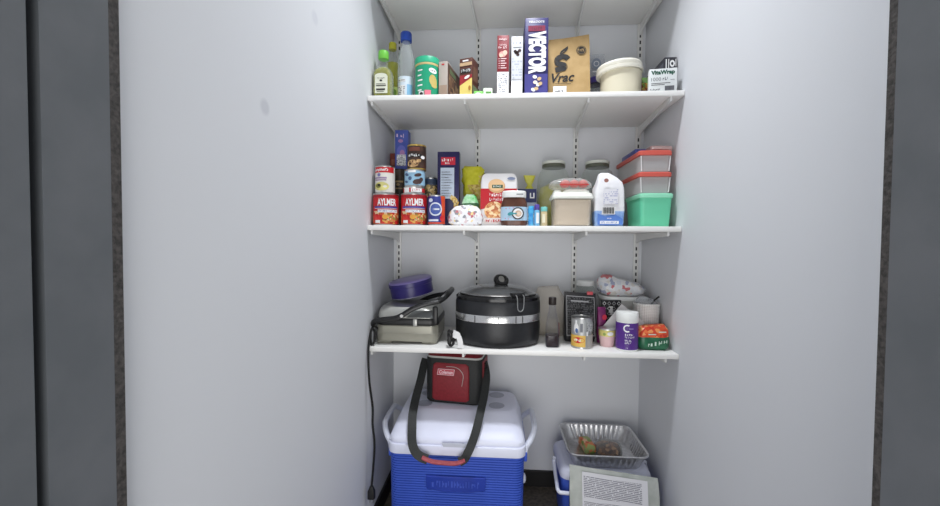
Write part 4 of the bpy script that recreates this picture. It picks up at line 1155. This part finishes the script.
# ================================================================== FLOOR
BLUE = mat('cooler_blue_plastic', (66, 98, 204), .4)
LIDW = mottled('cooler_lid_white', (224, 227, 246), (229, 232, 249), 6, .42)
HANDLE = mat('handle_white', (222, 226, 240), .4)
t = thing('cooler', 'large blue ice chest with a white lid under the lunch bag', 'cooler', (-.2555, -.030, 0))
CY = .215
W_, D_ = .560, .400
b = BM()
rings = [rrect(W_ - .03, D_ - .03, .03, .0005, 6, 0, CY), rrect(W_ - .02, D_ - .02, .034, .008, 6, 0, CY)]
z = .012
while z < .372:
    k = (z / .39) * .010 - .010
    rings += [rrect(W_ + k, D_ + k, .036, z, 6, 0, CY), rrect(W_ + k, D_ + k, .036, z + .006, 6, 0, CY), rrect(W_ + k - .008, D_ + k - .008, .034, z + .0068, 6, 0, CY), rrect(W_ + k - .008, D_ + k - .008, .034, z + .0096, 6, 0, CY)]
    z += .0104
rings += [rrect(W_, D_, .036, .376, 6, 0, CY), rrect(W_, D_, .036, .392, 6, 0, CY)]
loft(b, rings, 0)
finish('cooler_body', b, BLUE, t, 25)
b = BM()
loft(b, [rrect(W_ + .004, D_ + .012, .038, .386, 8, 0, CY), rrect(W_ + .010, D_ + .024, .042, .390, 8, 0, CY), rrect(W_ + .012, D_ + .026, .042, .412, 8, 0, CY), rrect(W_ + .010, D_ + .022, .042, .426, 8, 0, CY),
         rrect(W_ + .000, D_ + .004, .040, .430, 8, 0, CY), rrect(W_ + .000, D_ + .004, .040, .433, 8, 0, CY), rrect(W_ + .004, D_ + .010, .042, .435, 8, 0, CY), rrect(W_ + .003, D_ + .009, .042, .447, 8, 0, CY), rrect(W_ - .004, D_ - .004, .046, .456, 8, 0, CY), rrect(W_ - .020, D_ - .06, .05, .480, 8, 0, CY + .012),
         rrect(W_ - .046, D_ - .14, .05, .510, 8, 0, CY + .045), rrect(W_ - .058, D_ - .16, .05, .518, 8, 0, CY + .05), rrect(W_ - .078, D_ - .18, .045, .520, 8, 0, CY + .05)], 0)
finish('lid', b, LIDW, t, 40)
RECESS_SHADE = mat('lid_recess_shade', (180, 184, 202), .45)  # shade inside the cup holders, put into a darker disc colour
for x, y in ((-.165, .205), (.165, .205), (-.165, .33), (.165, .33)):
    finish('cup_recess', loft(BM(), [circ(.036, .5203, 28, x, y), circ(.034, .5212, 28, x, y), circ(.031, .5212, 28, x, y), circ(.029, .5206, 28, x, y)], 0, False, True), RECESS_SHADE, t)
b = BM(); loft(b, [[(-.058, -.0075 + .004, .447), (.058, -.0075 + .004, .447), (.052, -.004, .431), (-.052, -.004, .431)], [(-.056, -.010, .446), (.056, -.010, .446), (.05, -.010, .432), (-.05, -.010, .432)]], 0)
finish('finger_grip', b, mat('grip_grey', (196, 200, 214), .45), t)
# logo plate with rounded ends and a raised row of letters
b = BM()
pl = [(-.122, .300), (.122, .300), (.124, .286), (.120, .246), (.06, .236), (-.06, .236), (-.120, .246), (-.124, .286)]
loft(b, [[(x, .012, z) for x, z in pl], [(x, .0105 - .001, z) for x, z in pl], [(x * .97, .0075, .268 + (z - .268) * .9) for x, z in pl]], 0)
finish('logo_plate', b, mat('plate_blue', (42, 66, 168), .3), t)
P = Print(flat(.0072)); P.scrib(-.098, .098, .256, .282, 0, .012)
P.done('logo_lettering', [mat('raised_letter_blue', (66, 92, 196), .3)], t)
for sx in (-1, 1):
    xb = sx * (W_ / 2)
    pts = smooth_path([(xb + sx * .004, .075, .375), (xb + sx * .010, .08, .400), (xb + sx * .030, .095, .425), (xb + sx * .046, .125, .450), (xb + sx * .050, .16, .462), (xb + sx * .050, .29, .462), (xb + sx * .046, .325, .450), (xb + sx * .030, .355, .425), (xb + sx * .010, .37, .400), (xb + sx * .004, .375, .375)], 5)
    finish('carry_handle', tube(BM(), pts, .012, 10), HANDLE, t, label='white swing handle')
    finish('handle_mount', box(BM(), min(xb - .004 * sx, xb + .014 * sx), max(xb - .004 * sx, xb + .014 * sx), .06, .39, .345, .385, bev=.006), BLUE, t)
dr = finish('drain_plug', lathe(BM(), [(.020, -.008), (.022, 0), (.018, .010), (.008, .014)], 0, 24), HANDLE, t, loc=(W_ / 2 - .002, .10, .255), rot=(0, radians(90), 0))

BAGRED = mottled('dark_red_nylon', (120, 26, 34), (134, 32, 42), 90, .55)
BAGBLK = mottled('black_nylon', (24, 25, 25), (32, 33, 33), 120, .6)
t = thing('lunch_bag', 'red and black soft lunch bag standing on the white cooler lid', 'bag', (-.290, .172, .5215), -8)
w, d, h = .264, .175, .214
b = BM()
loft(b, [rrect(w - .012, d - .012, .03, .0005, 6, 0, d / 2), rrect(w, d, .034, .008, 6, 0, d / 2), rrect(w + .004, d, .036, .10, 6, 0, d / 2), rrect(w, d, .034, h - .012, 6, 0, d / 2), rrect(w - .004, d - .004, .034, h - .008, 6, 0, d / 2), rrect(w - .008, d - .01, .03, h, 6, 0, d / 2), rrect(w - .05, d - .05, .03, h + .012, 6, 0, d / 2)], [1, 1, 1, 1, 2, 0])
finish('bag_body', b, [BAGRED, BAGBLK, mat('zip_grey', (176, 176, 172), .4)], t)
b = BM()
loft(b, [rrect(.150, .014, .006, .016, 5, -.010, -.001), rrect(.172, .018, .008, .024, 5, -.010, -.002), rrect(.172, .018, .008, .150, 5, -.010, -.002), rrect(.164, .012, .006, .178, 5, -.010, .0), rrect(.14, .006, .003, .186, 5, -.010, .001)], 0)
finish('front_pocket', b, BAGRED, t)
finish('side_panel', loft(BM(), [rrect(.004, .12, .001, .07, 4, w / 2 + .0015, d / 2), rrect(.004, .125, .001, .14, 4, w / 2 + .002, d / 2), rrect(.004, .12, .001, .196, 4, w / 2 + .0005, d / 2)], 0), BAGRED, t)
finish('zip', tube(BM(), smooth_path([(-.03, -.007, .172), (.010, -.008, .172), (.036, -.010, .160), (.050, -.0115, .138), (.048, -.0115, .112), (.044, -.0115, .088)], 5), .0014, 6), mat('zip_pale', (190, 186, 182), .35, .4), t)
P = Print(flat(-.0115)); P.poly([(-.072, .134), (.006, .134), (.011, .162), (-.067, .162)], 0).poly([(-.0695, .1362), (.0040, .1362), (.0083, .1598), (-.0652, .1598)], 1).text('Coleman', -.062, .002, .1395, .1565, 0, .03, .2)
P.done('logo_patch', [mat('patch_pink_white', (232, 200, 206), .5), mat('patch_red', (186, 70, 84), .5)], t, 'small logo patch with pale lettering')
inv = Matrix.Rotation(radians(8), 3, 'Z')
def loc_(p): return inv @ (Vector(p) - Vector((-.290, .172, .5215)))
STRAP = mottled('strap_webbing', (34, 36, 36), (44, 46, 46), 150, .6)
left = [(-.432, .262, .700), (-.436, .235, .675), (-.438, .17, .630), (-.446, .10, .572), (-.446, .035, .530), (-.438, -.015, .495), (-.430, -.050, .450), (-.415, -.056, .415), (-.392, -.058, .397), (-.365, -.058, .388)]
right = [(-.238, -.058, .383), (-.218, -.058, .396), (-.205, -.058, .420), (-.188, -.046, .456), (-.172, -.010, .498), (-.158, .05, .545), (-.145, .12, .590), (-.138, .19, .650), (-.152, .24, .700)]
sd = lambda n_: [inv @ Vector((1, .15, .1))] * n_
pl_ = smooth_path([loc_(p) for p in left], 4); pr_ = smooth_path([loc_(p) for p in right], 4)
def strap_side(pts):
    o = []
    for i, p in enumerate(pts):
        tt = (pts[min(i + 1, len(pts) - 1)] - pts[max(i - 1, 0)]).normalized()
        view = (inv @ Vector((-.15, 1, -.35))).normalized()
        o.append(tt.cross(view).normalized())
    return o
s_ = strap_side(pl_); finish('shoulder_strap', ribbon(BM(), pl_, .036, s_, .003), STRAP, t, 60)
s_ = strap_side(pr_); st_ = finish('shoulder_strap', ribbon(BM(), pr_, .034, s_, .003), STRAP, t, 60)
pad = smooth_path([loc_(p) for p in [(-.388, -.060, .397), (-.35, -.063, .384), (-.30, -.064, .380), (-.25, -.063, .380), (-.215, -.060, .392)]], 4)
finish('shoulder_pad', tube(BM(), pad, [.008] + [.012] * (len(pad) - 2) + [.008], 10, ry=.0075), mottled('faded_red_pad', (158, 70, 78), (172, 84, 90), 60, .6), st_, label='faded red shoulder pad')
for sx in (-1, 1):
    finish('strap_ring', tube(BM(), [(sx * (w / 2 + .006) + .010 * cos(a), d / 2 - .03, .168 + .012 * sin(a)) for a in (2 * pi * i / 14 for i in range(15))], .0022, 6), BLACK_PL, t)

# small cooler with roasting pan on it and pouch leaning on it
t = thing('cooler', 'small blue and white cooler box under the foil roasting pan', 'cooler', (.378, .215, 0))
W_, D_ = .385, .27
b = BM(); loft(b, [rrect(W_ - .05, D_ - .05, .02, .0005, 6), rrect(W_ - .04, D_ - .04, .03, .006, 6), rrect(W_ - .012, D_ - .012, .035, .245, 6), rrect(W_ - .012, D_ - .012, .035, .252, 6)], 0)
finish('cooler_body', b, BLUE, t)
b = BM(); loft(b, [rrect(W_ - .004, D_ - .004, .038, .246, 7), rrect(W_, D_, .04, .250, 7), rrect(W_, D_, .04, .272, 7), rrect(W_ - .012, D_ - .012, .04, .286, 7), rrect(W_ - .03, D_ - .03, .04, .295, 7), rrect(W_ - .05, D_ - .05, .04, .298, 7)], 0)
finish('lid', b, LIDW, t, 40)
b = BM()
pts = [(-W_ / 2 - .012, -.02, .262), (-W_ / 2 - .014, -.030, .25), (-W_ / 2 - .014, -.06, .21), (-W_ / 2 - .010, -.12, .185), (-.15, -D_ / 2 - .016, .178), (.15, -D_ / 2 - .016, .178), (W_ / 2 + .010, -.12, .185), (W_ / 2 + .012, -.06, .21), (W_ / 2 + .012, -.02, .262)]
pts = [(-W_ / 2 - .010, -.01, .275), (-W_ / 2 - .012, -.012, .255), (-W_ / 2 - .012, -.10, .215), (-W_ / 2 - .010, -D_ / 2 - .005, .203), (-W_ / 2 + .02, -D_ / 2 - .014, .200), (0, -D_ / 2 - .016, .198), (W_ / 2 - .02, -D_ / 2 - .014, .200), (W_ / 2 + .010, -D_ / 2 - .005, .203), (W_ / 2 + .012, -.10, .215), (W_ / 2 + .012, -.012, .255), (W_ / 2 + .010, -.01, .275)]
finish('carry_handle', tube(BM(), smooth_path(pts, 4), .008, 10), HANDLE, t, label='white swing handle')

ALU = mottled('crinkled_aluminium', (196, 196, 198), (214, 214, 216), 60, .3, .9, bump=.4)
t = thing('roasting_pan', 'rectangular aluminium foil roasting pan on the small cooler', 'pan', (.386, .215, .2985), 0)
def ribring(w, d, r, z, amp, n=14):
    base = rrect(w, d, r, z, n)
    o = []
    # densify each straight edge so that the side flutes show
    pts = [Vector(p) for p in base]
    N = len(pts)
    for i in range(N):
        a, c = pts[i], pts[(i + 1) % N]
        L_ = (c - a).length
        if L_ > .05:
            nn = 96 if L_ > .2 else 72
            nn = 80
            nr = Vector((c.y - a.y, a.x - c.x, 0)).normalized()
            for k in range(nn):
                f = k / nn
                o.append(tuple(a + (c - a) * f + nr * amp * (1 if (k // 4) % 2 else 0) * (1 if .04 < f < .96 else 0)))
        else: o.append(tuple(a))
    return o
pw, pd = .345, .305
b = BM()
outer = [ribring(pw - .07, pd - .07, .03, .001, 0), ribring(pw - .062, pd - .062, .032, .006, .003), ribring(pw - .028, pd - .028, .036, .052, .003), ribring(pw - .022, pd - .022, .038, .060, 0), ribring(pw - .002, pd - .002, .044, .062, 0), ribring(pw, pd, .044, .066, 0), ribring(pw - .004, pd - .004, .044, .0695, 0), ribring(pw - .020, pd - .020, .038, .066, 0),
         ribring(pw - .032, pd - .032, .036, .052, .003), ribring(pw - .068, pd - .068, .032, .008, .003), ribring(pw - .08, pd - .08, .03, .0035, 0)]
loft(b, outer, 0)
finish('pan_shell', b, ALU, t, 40)
# things lying in the pan
def in_pan(x, y, z=.0045):
    a = radians(0)
    return (.386 + x * cos(a) - y * sin(a), .215 + x * sin(a) + y * cos(a), .2985 + z)
t = thing('spice_sachet', 'orange and green sachet lying in the foil pan', 'packet', in_pan(-.055, .03), 8)
b = BM(); loft(b, [rrect(.050, .09, .006, .0005, 5), rrect(.054, .10, .008, .012, 5), rrect(.05, .092, .008, .034, 5), rrect(.03, .07, .006, .042, 5)], 0)
finish('wrapper', crumple(b, .002, 40, 33), cells('orange_green_wrap', [(226, 140, 90), (140, 166, 80), (236, 190, 150), (206, 96, 66), (176, 190, 120)], 60, .35), t, 60)
t = thing('nut_packet', 'small heap of brown dried food in a clear sachet in the foil pan', 'packet', in_pan(.035, .01), -10)
b = BM(); loft(b, [rrect(.09, .08, .02, .0005, 6), rrect(.106, .10, .03, .014, 6), rrect(.09, .08, .03, .030, 6), rrect(.04, .04, .015, .040, 6)], 0)
finish('contents', crumple(b, .006, 30, 34), cells('brown_dried_food', [(120, 82, 58), (176, 124, 82), (84, 58, 46), (206, 160, 116), (150, 98, 70)], 75, .5), t, 60)
b = BM(); loft(b, [rrect(.108, .098, .02, .0005, 6), rrect(.122, .114, .03, .016, 6), rrect(.106, .096, .03, .034, 6), rrect(.056, .056, .015, .046, 6)], 0)
finish('film', crumple(b, .004, 28, 35), clear('sachet_film', (238, 238, 236), .12, .12), t, 60)

SAGE = mottled('grey_green_foil', (166, 171, 166), (190, 194, 190), 14, .35, .2)
t = thing('foil_pouch', 'grey foil pouch with a big white printed panel leaning on the small cooler', 'bag', (.385, .008, 0))
b = BM()
w = .352
def fp(z, d, lean, zl=0., zr=0.):
    o = []
    nx = 14
    for i in range(nx + 1):
        f = i / nx; o.append((-w / 2 + w * f, lean - d / 2, z + zl * (1 - f) + zr * f))
    for i in range(nx, -1, -1):
        f = i / nx; o.append((-w / 2 + w * f, lean + d / 2, z + zl * (1 - f) + zr * f))
    return o
loft(b, [fp(.0008, .036, -.028), fp(.03, .036, -.026), fp(.10, .030, -.020), fp(.18, .022, -.013), fp(.25, .012, -.006, .006, -.006), fp(.31, .005, .0015, .014, -.014), fp(.332, .003, .006, .020, -.020)], 0)
finish('pouch', crumple(b, .0022, 26, 40), SAGE, t, 50)
def fmap(x, z, o):
    zs = [(0, .036, -.028), (.03, .036, -.026), (.10, .030, -.020), (.18, .022, -.013), (.25, .012, -.006), (.31, .005, .0015), (.36, .003, .006)]
    for (a, da, la), (c, dc, lc) in zip(zs, zs[1:]):
        if z <= c:
            q = (z - a) / (c - a); d = da + (dc - da) * q; le = la + (lc - la) * q; break
    return (x, le - d / 2 - .0036 - o, z - .11 * x * min(1, z / .3))
P = Print(fmap)
P.grid(-.128, .132, .02, .318, 0, nz=12)
P.grid(-.122, .108, .03, .212, 2, nz=8).grid(-.122, .108, .226, .304, 1, nz=4)
P.done('printed_panel', [mat('panel_white', (216, 216, 222), .5), fineprint('pouch_print_a', (216, 216, 222), (128, 128, 138), .0066, 170, .5, .40, .13), fineprint('pouch_print_b', (216, 216, 222), (140, 140, 148), .0058, 170, .5, .40, .13)], t, 'white panel of small print')
